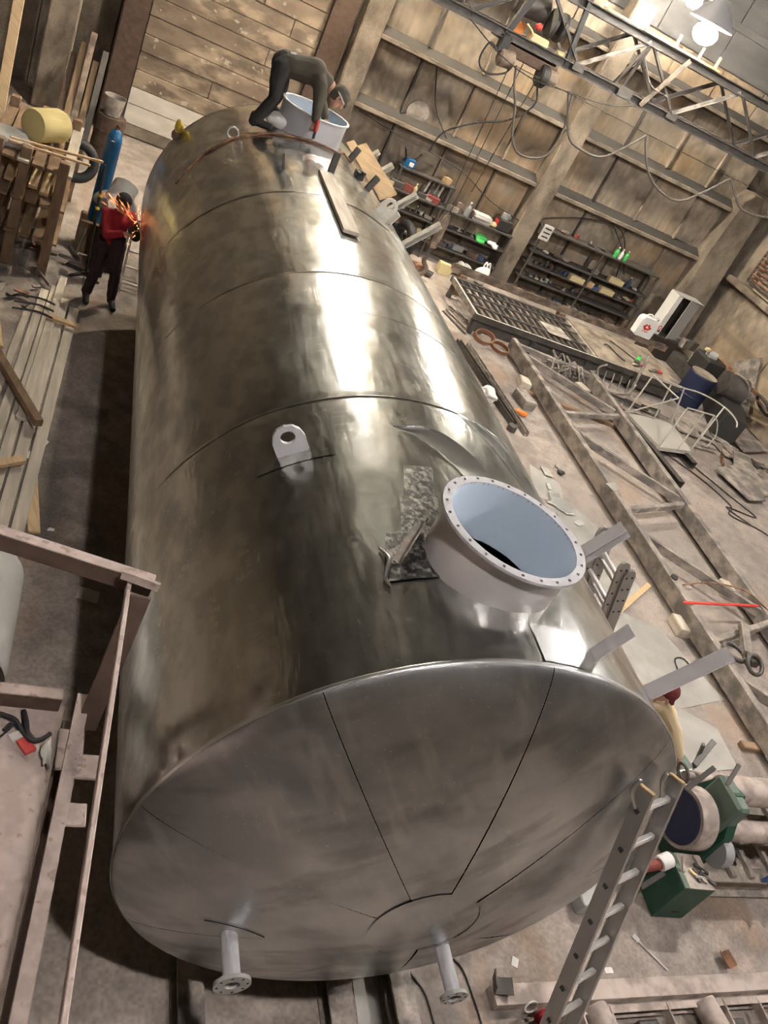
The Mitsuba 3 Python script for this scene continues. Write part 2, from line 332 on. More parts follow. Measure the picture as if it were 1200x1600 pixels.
rg = random.Random(5)
def wpanel(x0, x1, z0, z1, mat='wall_concrete', d=0.12, y=YB):
    part('wall_back', 'panel', box(x1 - x0, d, z1 - z0, ((x0 + x1) / 2, y + d / 2 + rg.uniform(-.012, .012), (z0 + z1) / 2), 0.015), mat)
def ledge(x0, x1, z, d=0.34):
    k = part('wall_back', 'ledge', prof((x0, YB, z), (x1, YB, z), [(0.0, 0.20), (0.0, -0.10), (d - .05, -0.06), (d - .05, 0.045)]), 'ledge_dirt')
    part(k, 'edge', bar((x0, YB - d + .03, z - .01), (x1, YB - d + .03, z - .01), .06, .10, ch=.015), 'column_concrete')
def rib(x, z0, z1, d=0.11, mat='column_concrete'):
    h = z1 - z0
    m = trimesh.convex.convex_hull(np.array([(x + s * .035, YB + .02, z) for s in (-1, 1) for z in (z0, z1)] + [(x + s * .022, YB - d, z0 + .05 * h) for s in (-1, 1)] + [(x + s * .022, YB - d * .6, z1) for s in (-1, 1)]))
    part('wall_back', 'rib', m, mat)
LV = [0.0, 2.70, 4.18, 6.02]
for x0, x1, ribs in ((5.36, 10.56, (6.58, 8.03, 9.48)), (11.1, 16.5, (12.40, 13.82, 15.25))):
    xs = [x0, *ribs, x1]
    for a, b in zip(xs, xs[1:]):
        for z0, z1 in zip(LV, LV[1:]): wpanel(a + .012, b - .012, z0 + .01, z1 - .01)
        wpanel(a + .012, b - .012, LV[3] + .01, 6.86)
    for z in LV[1:]: ledge(x0, x1, z)
    for i, x in enumerate(ribs):
        for z0, z1 in zip(LV, LV[1:]): rib(x, z0 + .12, z1 - .12, mat='dark_steel' if i == 0 else 'column_concrete')
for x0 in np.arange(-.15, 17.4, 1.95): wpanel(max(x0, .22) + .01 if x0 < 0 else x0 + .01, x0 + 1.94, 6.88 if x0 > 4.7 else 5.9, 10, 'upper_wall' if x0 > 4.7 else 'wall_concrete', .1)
for x0 in np.arange(.3, 13.7, 3.9):
    part('wall_back', 'cross_rail', bar((x0, YB - .05, 7.75), (x0 + 3.88, YB - .05, 7.75), .1, .16), 'upper_wall')
for y0 in np.arange(8.1, 20, 3.1): part('wall_left', 'panel', box(.12, 3.07, 9.8, (-14.0, y0 + 1.55, 5.0), .02), 'column_concrete')
for x0 in (-13.75, -12.2, -10.65, -9.1, -7.55, -6.0, -4.45, -2.9, -1.35): part('wall_back', 'panel', box(1.53, .1, 9.9, (x0 + .77, 21.85, 4.96), .01), 'column_concrete')
# concrete columns
for i, (x0, x1, z1) in enumerate(((-1.12, -0.55, 6.5), (4.86, 5.38, 7.2), (10.54, 11.10, 7.2))):
    part('wall_back', 'column', box(x1 - x0, .55, z1, ((x0 + x1) / 2, YB - .175, z1 / 2), .03), 'column_concrete')
part('wall_back', 'column', trimesh.convex.convex_hull(np.array([(x, y, z) for (x, z) in ((16.35, 0), (17.35, 0), (16.2, 3), (16.25, 4.5), (16.45, 4.78), (16.75, 4.8), (17.0, 4.3)) for y in (20.15, 20.7)])), 'column_concrete', label='broken-topped corner column')
# the walled-up gateway of long block courses between two dark posts
part('wall_back', 'gate_post', prof((0.47, YB - .05, 0), (0.47, YB - .05, 7.0), Csec(.5, .3, .03), up=(0, -1, 0)), 'dark_rust')
part('wall_back', 'gate_post', prof((4.50, YB - .02, 0), (4.50, YB - .02, 7.0), Csec(.52, .26, .03), up=(0, -1, 0)), 'dark_rust')
z = 0.02
for row, h in enumerate((.26, .42, .36, .37, .38, .36, .38, .37, .38, .37, .38, .37, .38, .37, .38, .37)):
    x = 0.74
    while x < 4.22:
        L = min(rg.uniform(1.5, 3.3), 4.24 - x)
        if 4.24 - x - L < .6: L = 4.24 - x
        mt = 'white_block' if row in (1, 2) and x < 2.1 else ('column_concrete' if row == 0 else 'block_wall')
        part('wall_back', 'block', box(L - .006, .2, h - .008, (x + L / 2, YB + .12 + rg.uniform(-.012, .012), z + h / 2), .012), mt)
        x += L
    z += h
# side wall at the right
part('wall_right', 'ledge', bar((XR - .1, 8, 2.62), (XR - .1, 20.2, 2.62), .26, .17, ch=.03), 'column_concrete')
for y in np.arange(9.4, 20.4, 2.2):
    for z0, z1 in ((0.02, 2.55), (2.72, 4.9)):
        part('wall_right', 'panel', box(.12, 2.16, z1 - z0, (XR + .06, y, (z0 + z1) / 2), .02), 'wall_concrete')
for y0 in np.arange(9.4, 20.4, 4.4): part('wall_right', 'panel', box(.1, 4.36, 5.0, (XR + .06, y0 + 1.1, 7.45), .02), 'upper_wall')
g = top('louvre_grille', 'dark slatted louvre in the side wall above the right ledge', 'grille')
part(g, 'frame', [bar((XR - .04, 18.4, zz), (XR - .04, 19.6, zz), .05, .05) for zz in (2.85, 3.75)] + [bar((XR - .04, yy, 2.85), (XR - .04, yy, 3.75), .05, .05) for yy in (18.4, 19.6)], 'dark_steel')
for k in range(7): part(g, 'slat', bar((XR - .05, 18.42, 2.95 + .12 * k), (XR - .05, 19.58, 2.95 + .12 * k), .05, .03, roll=30), 'rust')

# ------------------------------------------------------------------ lamps
def lamp(i, pos, rad, k_, label):
    x, y, z = pos
    k = top('hanging_lamp', label, 'lamp')
    part(k, 'hood', lathe([(a * k_, b * k_) for a, b in ((.07, .30), (.09, .26), (.20, .16), (.29, .02), (.285, .02), (.195, .15), (.085, .245), (.0, .25))], 32, pos), 'gray_primer', smooth=40)
    part(k, 'rod', cyl((x, y, z + .28 * k_), (x, y, 10.0), .012, 8), 'black_iron')
    bulb = lathe([(a * k_, b * k_ - (.13 if k_ > 1.1 else 0)) for a, b in ((0, -.13), (.08, -.115), (.14, -.07), (.165, 0), (.14, .06), (.08, .10), (.04, .20), (0, .2))], 28, pos)
    kk = part(k, 'bulb', bulb, flat((.8, .8, .8)), smooth=True)
    scene[kk]['emitter'] = {'type': 'area', 'radiance': {'type': 'rgb', 'value': list(rad)}}
for i, (p, r, k_, l) in enumerate(LAMPS): lamp(i, p, r, k_, l)
# ------------------------------------------------------------------ the tank
R, XA, ZA, Y0, Y1 = 1.7, 2.633, 1.91, 2.43, 12.2
tank = top('storage_tank', 'huge galvanised cylindrical tank lying along the hall', 'tank')
def on(th, y, h=0.0):
    a = math.radians(th); return np.array([XA + (R + h) * math.sin(a), y, ZA + (R + h) * math.cos(a)])
def radial(th): a = math.radians(th); return np.array([math.sin(a), 0, math.cos(a)])
def tang(th): a = math.radians(th); return np.array([math.cos(a), 0, -math.sin(a)])
def course(y0, y1, r, seed, n=200):
    g = np.random.default_rng(seed); m = max(6, int((y1 - y0) / .055)); ys = np.linspace(y0, y1, m)
    th = np.linspace(0, 2 * np.pi, n, endpoint=False)
    A, Yg = np.meshgrid(th, ys); d = np.zeros_like(A)
    for _ in range(14):
        k1 = g.integers(2, 15); k2 = g.uniform(-3.2, 3.2); d += g.normal() * .0016 / (k1 ** .35) * np.sin(k1 * A + k2 * Yg + g.uniform(0, 6.28))
    edge = np.minimum(Yg - y0, y1 - Yg); d *= np.clip(edge / .12, .25, 1)
    d += np.where(edge < .03, -.004 + .003 * (edge / .03), 0)          # rolled lap edge
    rr = r + d
    V = np.stack([XA + rr * np.sin(A), Yg, ZA + rr * np.cos(A)], -1).reshape(-1, 3); F = []
    idx = np.arange(m * n).reshape(m, n); a = idx[:-1]; b = np.roll(idx, -1, 1)[:-1]; c = np.roll(idx, -1, 1)[1:]; e = idx[1:]
    F = np.concatenate([np.stack([a, c, b], -1).reshape(-1, 3), np.stack([a, e, c], -1).reshape(-1, 3)])
    for mx, my, r in ((2.53, 3.18, .388), (2.58, 11.32, .426)):
        if y0 < my < y1:
            c = V[F].mean(1); inn = (np.hypot(c[:, 0] - mx, c[:, 1] - my) < r) & (c[:, 2] > ZA); edge = np.intersect1d(F[inn], F[~inn]); F = F[~inn]
            w = np.arctan2(V[edge, 1] - my, V[edge, 0] - mx); V[edge, 0] = mx + r * np.cos(w); V[edge, 1] = my + r * np.sin(w); V[edge, 2] = ZA + np.sqrt(R * R - (V[edge, 0] - XA) ** 2)
    return trimesh.Trimesh(V, F, process=False)
cuts = [Y0, 4.83, 6.86, 8.86, 10.86, Y1]
for i, (a, b) in enumerate(zip(cuts, cuts[1:])):
    part(tank, 'shell_course', course(a + .001, b + (.03 if i < 4 else 0), R + (.003 if i % 2 else 0.0), 31 + i), 'tank_metal', smooth=True)
# seam lips
def ring(y, th0, th1, w=.022, h=.006, n=60):
    t = np.linspace(th0, th1, n); P = [on(q, y, .004) for q in t]
    V, F = [], []
    for q in t:
        for (dy, dh) in ((-w / 2, 0.002), (-w / 4, h), (w / 4, h), (w / 2, .002)): V.append(on(q, y + dy, dh))
    for i in range(n - 1):
        for j in range(3):
            A = 4 * i + j; F += [(A, A + 1, A + 5), (A, A + 5, A + 4)]
    return trimesh.Trimesh(np.array(V), np.array(F), process=False)
for y, a, b in ((4.83, -75, 70), (6.86, -70, 70), (6.12, -48, 60), (8.86, -60, 60)):
    part(tank, 'seam_strip', ring(y, a, b), 'tank_metal', smooth=True)
part(tank, 'rim_band', ring(Y0 + .012, -180, 180, .03, .009, 160), 'zinc', smooth=True, label='bright raised rim around the front end')

HD, HN = 0.5, 1.3
def hy(q): return Y0 - HD * (1 - np.clip(q, 0, 1) ** HN) ** (1 / HN)
def petal(th0, th1, q0, q1, nt=20, nq=40, gap=.0024, lift=0.0, seed=0):
    g = np.random.default_rng(seed); V, F = [], []
    qs = q0 + (q1 - q0) * (1 - (1 - np.linspace(0, 1, nq)) ** 1.8)
    k = g.normal(size=(4, 3)); ph = g.uniform(0, 6, 4)
    for q in qs:
        gg = gap / max(q * R, .05)
        for t in np.linspace(math.radians(th0) + gg, math.radians(th1) - gg, nt):
            p = np.array([XA + R * q * math.sin(t), hy(q) - lift, ZA + R * q * math.cos(t)])
            p[1] += .004 * sum(math.sin(2.4 * k[i] @ p + ph[i]) for i in range(4)) * (1 - q)
            V.append(p)
    for i in range(nq - 1):
        for j in range(nt - 1):
            A = i * nt + j; F += [(A, A + nt + 1, A + 1), (A, A + nt, A + nt + 1)]
    return trimesh.Trimesh(np.array(V), np.array(F), process=False)
back = petal(0, 360, .02, .9995, 121, 40, 0, -.012)
part(tank, 'head_backing', back, 'black_iron')
for i in range(9):
    part(tank, 'head_petal', petal(-40 + 40 * i, 40 * i, .19, .9995, seed=i), 'head_metal', smooth=True)
part(tank, 'head_centre_disc', petal(0, 360, .0005, .195, 61, 10, 0, .005), 'head_metal', smooth=True)
fb = petal(0, 360, .001, 1.0, 121, 30, 0, 0, 77); fb.vertices[:, 1] = 2 * Y0 - fb.vertices[:, 1] + (Y1 - Y0) - 0.0
fb.vertices[:, 1] = Y1 + (fb.vertices[:, 1] - Y1) * 1.0; fb.invert()
part(tank, 'far_head', fb, 'tank_metal', smooth=True)
# patches and folds of cladding
def patch(th0, th1, y0, y1, h, bulge=0.0, skew=0.0, n=10):
    V, F = [], []
    for i, y in enumerate(np.linspace(y0, y1, n)):
        u = i / (n - 1)
        for j, t in enumerate(np.linspace(th0, th1, n)):
            v = j / (n - 1); V.append(on(t + skew * u, y, h + bulge * math.sin(math.pi * v) * math.sin(math.pi * u)))
    for i in range(n - 1):
        for j in range(n - 1):
            A = i * n + j; F += [(A, A + n + 1, A + 1), (A, A + n, A + n + 1)]
    return trimesh.Trimesh(np.array(V), np.array(F), process=False)
def tri_fold(P):
    return trimesh.convex.convex_hull(np.array(P))
def leaf(A, B, bulge, n=26, k=8):
    """Bent flap of sheet between two curves of (theta, y) points."""
    P, Q = (spline([(a, b, 0) for a, b in X], 12) for X in (A, B)); t = np.linspace(0, 1, n); V, F = [], []
    f = lambda X, u: np.array([np.interp(u, np.linspace(0, 1, len(X)), X[:, i]) for i in (0, 1)])
    for u in t:
        for v in np.linspace(0, 1, k): th, y = f(P, u) * (1 - v) + f(Q, u) * v; V.append(on(th, y, .004 + bulge * (v ** 1.6) * math.sin(math.pi * min(u * 1.05, 1)) ** .7))
    for i in range(n - 1):
        for j in range(k - 1): a = i * k + j; F += [(a, a + 1, a + k + 1), (a, a + k + 1, a + k)]
    return trimesh.Trimesh(np.array(V), np.array(F), process=False)
part(tank, 'cladding_flap', leaf([(-14, 4.44), (-9, 4.36), (-3, 4.12), (1, 3.80)], [(-14, 4.46), (-4, 4.40), (4, 4.12), (7, 3.80)], .045), 'zinc', smooth=True, label='buckled bright flap of cladding behind the front manhole')
part(tank, 'cladding_flap', leaf([(6, 4.82), (15, 4.5), (22, 4.0), (25, 3.6)], [(8, 4.83), (19, 4.55), (26, 4.0), (28, 3.6)], .03), 'tank_metal', smooth=True)
part(tank, 'cladding_patch', patch(-1.5, 9, Y0 + .03, 2.72, .006), 'zinc', smooth=True)
part(tank, 'cladding_fold', tube([on(-25, 3.28, .008), on(-24, 3.17, .018), on(-25.5, 3.05, .01), on(-25, 2.98, .008)], [.006, .016, .014, .006], 6), 'zinc', smooth=True)
for a, b, c, d, sk in ((-17, -10.5, 3.72, 4.02, 2), (-20, -12, 3.40, 3.72, 2), (-26, -13, 3.02, 3.40, 3)): part(tank, 'stain_plate', patch(a, b, c, d, .005, .003, sk), 'scorched_metal', smooth=True, label='dark scorched plate beside the front manhole')
# front manhole
MX, MY, MZ = 2.53, 3.18, 3.86
def tank_z(x): return ZA + math.sqrt(max(R * R - (x - XA) ** 2, 0))
def neck(mx, my, r, ztop, n=72, thick=.008, drop=.55):
    V, F = [], []; ang = np.linspace(0, 2 * np.pi, n, endpoint=False)
    zb = [tank_z(mx + r * math.cos(a)) - .012 for a in ang]
    rows = [[(mx + r * math.cos(a), my + r * math.sin(a), zb[i]) for i, a in enumerate(ang)],
            [(mx + r * math.cos(a), my + r * math.sin(a), ztop) for a in ang],
            [(mx + (r - thick) * math.cos(a), my + (r - thick) * math.sin(a), ztop) for a in ang],
            [(mx + (r - thick) * math.cos(a), my + (r - thick) * math.sin(a), ztop - drop) for a in ang]]
    def strip(r0, r1):
        V = np.array(r0 + r1); F = []
        for j in range(n):
            k = (j + 1) % n; F += [(j, k, n + k), (j, n + k, n + j)]
        return trimesh.Trimesh(V, np.array(F), process=False)
    return strip(rows[0], rows[1]), strip(rows[1], rows[2]), strip(rows[2], rows[3])
o, lip, inn = neck(MX, MY, .392, MZ, drop=.395)
mh = part(tank, 'manhole_neck', [o, lip], 'neck_satin', smooth=35)
part(tank, 'manhole_lining', inn, 'inner_blue', smooth=True, label='pale blue painted inside of the front manhole')
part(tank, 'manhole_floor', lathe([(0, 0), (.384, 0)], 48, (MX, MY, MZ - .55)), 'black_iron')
fl_ = part(tank, 'manhole_flange', pipe((MX, MY, MZ - .012), (MX, MY, MZ + .004), .44, .384, 96), 'flange_gray', smooth=40)
bolt = mikit.ply(cat([cyl((0, 0, -.026), (0, 0, .010), .0075, 8, .001), cyl((0, 0, -.024), (0, 0, -.012), .013, 6, .001)]), 'dark_steel')
for k in range(24):
    a = 2 * np.pi * k / 24; scene[key_free(fl_ + '__bolt')] = at(bolt, tr(MX + .415 * math.cos(a), MY + .415 * math.sin(a), MZ))
# far manhole
o, lip, inn = neck(2.58, 11.32, .43, 3.90, drop=.4)
part(tank, 'manhole_neck', [o, lip], 'gray_primer', smooth=35)
part(tank, 'manhole_lining', inn, 'inner_blue', smooth=True)
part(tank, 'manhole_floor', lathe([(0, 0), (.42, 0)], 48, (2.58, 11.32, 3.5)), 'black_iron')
part(tank, 'manhole_flange', pipe((2.58, 11.32, 3.885), (2.58, 11.32, 3.90), .452, .422, 72), 'white_paint', smooth=40)
# nozzles on the front head
def nozzle(x, z, ya, yb, r, rf, lab):
    k = part(tank, 'nozzle', pipe((x, ya, z), (x, yb, z), r, r * .88, 28), 'gray_primer', smooth=40, label=lab)
    part(k, 'flange', lathe([(r * .88, 0), (rf, 0), (rf, .022), (r * .88, .022), (r * .88, 0)], 32, (x, yb + .01, z), (0, -1, 0)), 'pale_gray', smooth=40)
    for q in range(8):
        a = q * math.pi / 4 + .3; part(k, 'bolt_hole', cyl((x + rf * .8 * math.cos(a), yb - .0135, z + rf * .8 * math.sin(a)), (x + rf * .8 * math.cos(a), yb - .012, z + rf * .8 * math.sin(a)), .008, 8, .0003), 'black_iron')
    part(k, 'bore', cyl((x, ya - .02, z), (x, ya, z), r * .90, 20), 'black_iron')
nozzle(1.668, 1.405, 2.17, 1.90, .049, .104, 'left flanged nozzle on the front end')
nozzle(2.915, 1.60, 2.02, 1.715, .045, .082, 'right flanged nozzle on the front end')
part(tank, 'weld_line', tube([(x, float(hy(math.hypot(x - XA, 1.49 - ZA) / R)) - .004, 1.49 + .03 * math.sin((x - 1.5) * 9)) for x in np.linspace(1.50, 1.84, 8)], .0035, 5), 'black_iron')
# lifting lugs
def lug(th, y, s, face_y=True, mat='gray_primer', lab=None):
    pg = Polygon([(-.085, 0), (.085, 0), (.085, .09), (.07, .135), (.04, .165), (0, .175), (-.04, .165), (-.07, .135), (-.085, .09)]).difference(Point(0, .105).buffer(.038, 16))
    e = trimesh.creation.extrude_polygon(pg, .02); e.apply_translation([0, 0, -.01]); e.apply_scale(s)
    m = np.eye(4); m[:3, 0] = tang(th) if face_y else [0, 1, 0]; m[:3, 1] = radial(th); m[:3, 2] = np.cross(m[:3, 0], m[:3, 1]); m[:3, 3] = on(th, y, .002)
    k = part(tank, 'lifting_lug', mv(e, m), mat, label=lab)
    pl = patch(th - 7 * s, th + 7 * s, y - .09 * s, y + .12 * s, .006); part(k, 'pad', pl, 'tank_metal', smooth=True)
    return k
lug(-37, 4.30, 1.25, True, lab='pale grey lifting lug with round hole, nearest the viewer')
lug(24, 9.55, 1.25, True, mat='pale_steel')
part(tank, 'lug_gusset', bar(on(25, 9.30), on(25, 9.30, .17), .02, .13, up=(0, 1, 0)), 'pale_steel')
k = part(tank, 'lifting_ring', mv(trimesh.creation.torus(.065, .016, 24, 10), tr(*on(-35, 10.82, .075)), rot(90, (1, 0, 0))), 'pale_gray', smooth=True)
# radial stub brackets
def dirv(a): a = math.radians(a); return np.array([math.sin(a), 0, math.cos(a)])
for th, y, L, w, h, da in ((34, 12.1, .34, .10, .05, 39), (35, 11.5, .40, .10, .06, 39), (36, 10.35, .46, .10, .06, 40), (37, 9.36, .50, .10, .06, 40), (35, 3.80, .40, .10, .075, 30), (12, 2.60, .25, .085, .012, 24), (33, 2.62, .52, .10, .014, 37)):
    a, d = on(th, y), dirv(da)
    m = prof(a - d * .04, a + d * L, [(-w / 2, -h / 2), (w / 2, -h / 2), (w / 2, h / 2), (-w / 2, h / 2)] if h < .03 else Csec(w, h, .008), up=tuple(np.cross(d, (0, 1, 0))))
    part(tank, 'stub_bracket', m, 'pale_steel' if y > 8 else 'bracket_paint')
for th, y, L in ((-1, 9.67, .27), (19, 11.2, .19), (21, 10.2, .20)):
    part(tank, 'stub_bracket', prof(on(th, y, -.01), on(th, y, L), Csec(.07, .05, .008), up=(0, 1, 0)), 'dark_steel')
part(tank, 'stub_rod', prof(on(-19, 9.56), on(-19, 9.56, .17), Lsec(.03, .03, .004), up=(0, 1, 0)), 'dark_steel')
part(tank, 'angle_bracket', trimesh.util.concatenate([prof((1.985, 3.14, 3.485), (2.165, 3.42, 3.565), Lsec(.010, .075, .010)), prof((1.985, 3.14, 3.482), (2.165, 3.42, 3.562), [(0, 0), (-.045, 0), (-.045, .008), (0, .008)])]), 'dusty_steel', label='short steel angle standing beside the front manhole')
# steel skids under the tank
for i, (x, y0) in enumerate(((1.82, 1.3), (2.90, 1.3), (3.42, 1.3))):
    one('skid_beam', prof((x, y0, .1), (x, 12.4, .1), Isec(.18, .2, .018)), 'dusty_steel', ('left', 'middle', 'right')[i] + 'most of the dusty steel skid beams running out under the tank front', 'beam')
for i, y in enumerate((3.6, 7.3, 11.0)):
    for s in (-1, 1):
        pg = Polygon([(.95, 0), (1.3, 0), (1.3, .74)] + [(1.712 * math.sin(math.radians(t)), 1.91 - 1.712 * math.cos(math.radians(t))) for t in range(46, 33, -2)] + [(.95, .48)]).buffer(0)
        e = trimesh.creation.extrude_polygon(pg, .12); e.apply_transform(rot(90, (1, 0, 0)))
        if s < 0: e.apply_scale([-1, 1, 1])
        one('tank_chock', mv(e, tr(XA, y, 0)), 'rust', ('front', 'middle', 'rear')[i] + ' steel chock wedged under the ' + ('left' if s < 0 else 'right') + ' side of the tank', 'chock')
# ------------------------------------------------------------------ left side: planks, rack, cylinder, clutter
rg = random.Random(11)
W_ = lambda name, p0, p1, w, h, mat, label, cat_='plank', group=None, up=(0, 0, 1), roll=0: one(name, bar(p0, p1, w, h, up, .006, roll), mat, label, cat_, group)
for i, (xa, xb, ya, yb, z, w, lab) in enumerate((
        (.42, .23, 11.7, 6.4, .03, .13, 'nearest the tank shadow'), (.27, .075, 11.9, 6.45, .03, .13, 'second from the tank shadow'),
        (.125, -.075, 12.2, 6.45, .03, .12, 'third from the tank shadow'), (-.01, -.215, 12.0, 6.5, .03, .11, 'fourth from the tank shadow'),
        (-.165, -.385, 11.2, 6.6, .03, .09, 'fifth from the shadow'), (.20, .05, 12.5, 8.6, .075, .11, 'lying on top of the other boards'))):
    W_('long_board', (xa, ya, z), (xb, yb, z), w, .045, 'gray_wood', 'long weathered grey board on the left floor, ' + lab)
W_('plank', (.10, 11.08, .13), (.53, 11.02, .13), .10, .045, 'new_wood', 'short fresh plank lying across the grey boards near the welder')
W_('plank', (-.42, 9.95, .10), (.24, 8.42, .20), .10, .09, 'old_wood', 'dark brown beam lying slanted over the grey boards', 'beam')
W_('plank', (-.20, 7.52, .13), (.17, 7.80, .13), .11, .05, 'new_wood', 'stubby plank end sticking in at the left edge')
W_('plank', (.27, 7.74, .02), (.40, 6.78, .02), .12, .03, 'new_wood', 'single fresh board lying flat beside the grey boards')
W_('prop_stick', (-.78, 12.3, .05), (-.35, 10.0, .10), .06, .04, 'new_wood', 'pale batten on the floor at the left edge', 'stick')
# scrap pieces behind the boards
for i, y in enumerate(sorted(rg.uniform(9.6, 13.4) for _ in range(26))):
    x = rg.uniform(-.95, -.05) - (.1 if y < 11 else 0)
    a = rg.uniform(0, 180); L = rg.uniform(.12, .5); d = np.array([math.cos(math.radians(a)), math.sin(math.radians(a)), 0]) * L / 2
    p = np.array([x, y, .04 + .05 * rg.random()]); q = rg.random()
    if q < .4: m, sh = prof(p - d, p + d, Lsec(.06, .05, .006)), 'angle offcut'
    elif q < .7: m, sh = bar(p - d, p + d, rg.uniform(.05, .16), .03), 'flat piece'
    else: m, sh = prof(p - d, p + d, Csec(.08, .05, .006)), 'channel offcut'
    mt, mn = rg.choice([('dusty_steel', 'dusty steel'), ('dusty_steel', 'dusty steel'), ('dark_steel', 'dark steel'), ('gray_wood', 'grey wooden'), ('old_wood', 'brown wooden')])
    if 'wood' in mn and sh != 'flat piece': mt, mn = 'rust', 'rusty'
    one('scrap_piece', m, mt, f'{mn} {sh}, {NTH[i]} the viewer in the scrap heap at the left edge', 'scrap', 'scrap heap at the left')
for i in range(3):
    one('hook_bar', tube([(-.35, 11.45 - .2 * i, .12), (-.05, 11.46 - .2 * i, .16), (.16, 11.42 - .2 * i, .15)], .014, 6), 'black_iron', ('upper', 'middle', 'lower')[i] + ' of three dark rods poking out over the grey boards', 'rod')
# timber rack with insulation
rk = top('timber_rack', 'tall timber storage rack of brown posts at the left edge', 'rack')
for x, y in ((-.98, 12.6), (-.62, 12.6), (-.12, 12.5), (-1.0, 14.6), (-.10, 14.6), (-.55, 14.6)):
    part(rk, 'post', box(.14, .14, 1.74, (x, y, .87), .01), 'old_wood')
for zz, ys in ((.47, (13.2, 14.0)), (.98, (13.2, 14.0)), (1.50, (12.75, 13.4, 14.0, 14.55))):
    for y in ys: part(rk, 'cross_beam', bar((-1.1, y, zz), (-.02, y, zz), .08, .10), 'old_wood')
for j, zz in enumerate((.54, 1.05, 1.57)):
    for x in np.arange(-1.02, -.05, .19): part(rk, 'deck_board', bar((x, 12.45, zz), (x + rg.uniform(-.02, .02), 14.8, zz), .15, .035), ('old_wood', 'old_wood', 'gray_wood' if j == 2 else 'old_wood')[(j + int(x * 10)) % 3])
for k in range(6):
    x = -.95 + .16 * k
    one('board_offcut', bar((x, 12.74, 1.105 + .05 * (k % 2)), (x + .02, 13.9, 1.36 + .05 * (k % 2)), .12, .05), 'new_wood', ('leftmost', 'second', 'third', 'fourth', 'fifth', 'rightmost')[k] + ' short board on the upper rack shelf with its bright end showing', 'board', 'boards on the rack shelf')
one('insulation_roll', mv(lathe([(0, -.42), (.20, -.43), (.30, -.40), (.325, -.3), (.32, 0), (.33, .3), (.30, .40), (.2, .43), (0, .41)], 36), tr(-.47, 13.45, 1.83), rot(52), rot(90, (0, 1, 0)), scl(.72, .72, .68)), 'insulation', 'fat yellow roll of mineral wool on top of the timber rack', 'roll', smooth=50)
one('insulation_sheet', mv(box(.5, .6, .12, (0, 0, 0), .05), tr(-.88, 12.98, 1.65), rot(15)), 'pale_gray', 'grey slab of insulation beside the yellow roll', 'insulation')
W_('batten', (-.86, 12.78, 1.71), (.36, 13.1, 1.73), .045, .035, 'new_wood', 'upper of two pale battens crossing the rack top', 'batten')
W_('batten', (-.86, 12.68, 1.70), (.20, 12.85, 1.70), .045, .035, 'new_wood', 'lower of two pale battens crossing the rack top', 'batten')
W_('wide_board', (-1.22, 14.9, 0.0), (-1.33, 16.2, 3.4), .16, .04, 'new_wood', 'long pale board leaning upright at the top left edge', 'board', up=(0, 1, 0))
one('steel_drum', [lathe([(0, 0), (.27, 0), (.285, .02), (.285, .28), (.295, .30), (.285, .32), (.285, .58), (.295, .6), (.285, .62), (.285, .88), (.27, .9), (.25, .89), (0, .88)], 32, (.46, 18.6, 0))], 'dark_rust', 'rusty oil drum against the back wall at the left', 'drum', smooth=40)
b = top('rusty_bucket', 'rusty bucket on the oil drum beside the leaning boards', 'bucket')
part(b, 'shell', lathe([(0, 0), (.16, 0), (.21, .34), (.215, .36), (.205, .36), (.155, .02), (0, .015)], 24, (.44, 18.6, .902)), 'dusty_steel', smooth=40)
for i in range(5):
    x = -.50 + .14 * i; W_('leaning_board', (x, 17.6 + .1 * i, 0), (x + .03, 19.6, 1.5 + .25 * (i % 3)), .12, .04, ('dark_rust', 'old_wood', 'brown_steel', 'old_wood', 'dark_steel')[i], ('leftmost', 'second', 'middle', 'fourth', 'rightmost')[i] + ' of five boards leaning against the dark wall at the left', 'board', 'leaning boards at the left wall', up=(0, 1, 0))
one('tyre', mv(trimesh.creation.torus(.28, .085, 40, 14), tr(.02, 15.55, .80), rot(8), rot(70, (1, 0, 0))), 'black_rubber', 'black rubber tyre hung behind the rack', 'tyre', smooth=True)
W_('tyre_stand', (.02, 15.72, 0), (.02, 15.66, 1.06), .10, .06, 'old_wood', 'short dark post holding the tyre', 'post')
gc = top('gas_cylinder', 'tall blue gas cylinder standing behind the welder', 'gas cylinder')
part(gc, 'body', lathe([(0, 0), (.10, 0), (.115, .02), (.115, 1.28), (.105, 1.36), (.07, 1.43), (.04, 1.46), (0, 1.46)], 28, (.46, 13.9, .55)), 'blue_paint', smooth=50)
part(gc, 'valve', [cyl((.46, 13.9, 2.0), (.46, 13.9, 2.08), .022, 12), cyl((.42, 13.9, 2.05), (.50, 13.9, 2.05), .014, 10)], 'rust')
part(gc, 'label', box(.05, .006, .02, (.44, 13.786, 1.86), .001), 'white_paint')
one('cylinder_crate', box(.42, .42, .54, (.46, 13.95, .271), .02), 'old_wood', 'low dark crate under the blue gas cylinder', 'crate')
pole = top('pipe_stand', 'dark pipe stand on three feet left of the welder', 'stand')
part(pole, 'pole', cyl((.50, 13.0, .04), (.40, 13.35, 1.62), .022, 12), 'black_iron')
for dx, dy in ((-.30, .12), (.20, -.22), (-.22, -.25)): part(pole, 'foot', bar((.5, 13.0, .04), (.5 + dx, 13.0 + dy, .02), .045, .035), 'black_iron')
for zz in (.98, 1.18): part(pole, 'clamp', pipe((.44, 13.2, zz), (.435, 13.215, zz + .04), .035, .022, 16), 'yellow_paint')
one('angle_tool', [bar((.20, 13.75, .04), (.36, 13.35, .04), .05, .04), bar((.30, 13.5, .05), (.38, 13.75, .42), .03, .03)], 'dark_steel', 'dark bent bar tool on the floor left of the pipe stand', 'tool')
sl = top('step_ladder', 'low grey steel step ladder behind the welder beside the tank', 'ladder')
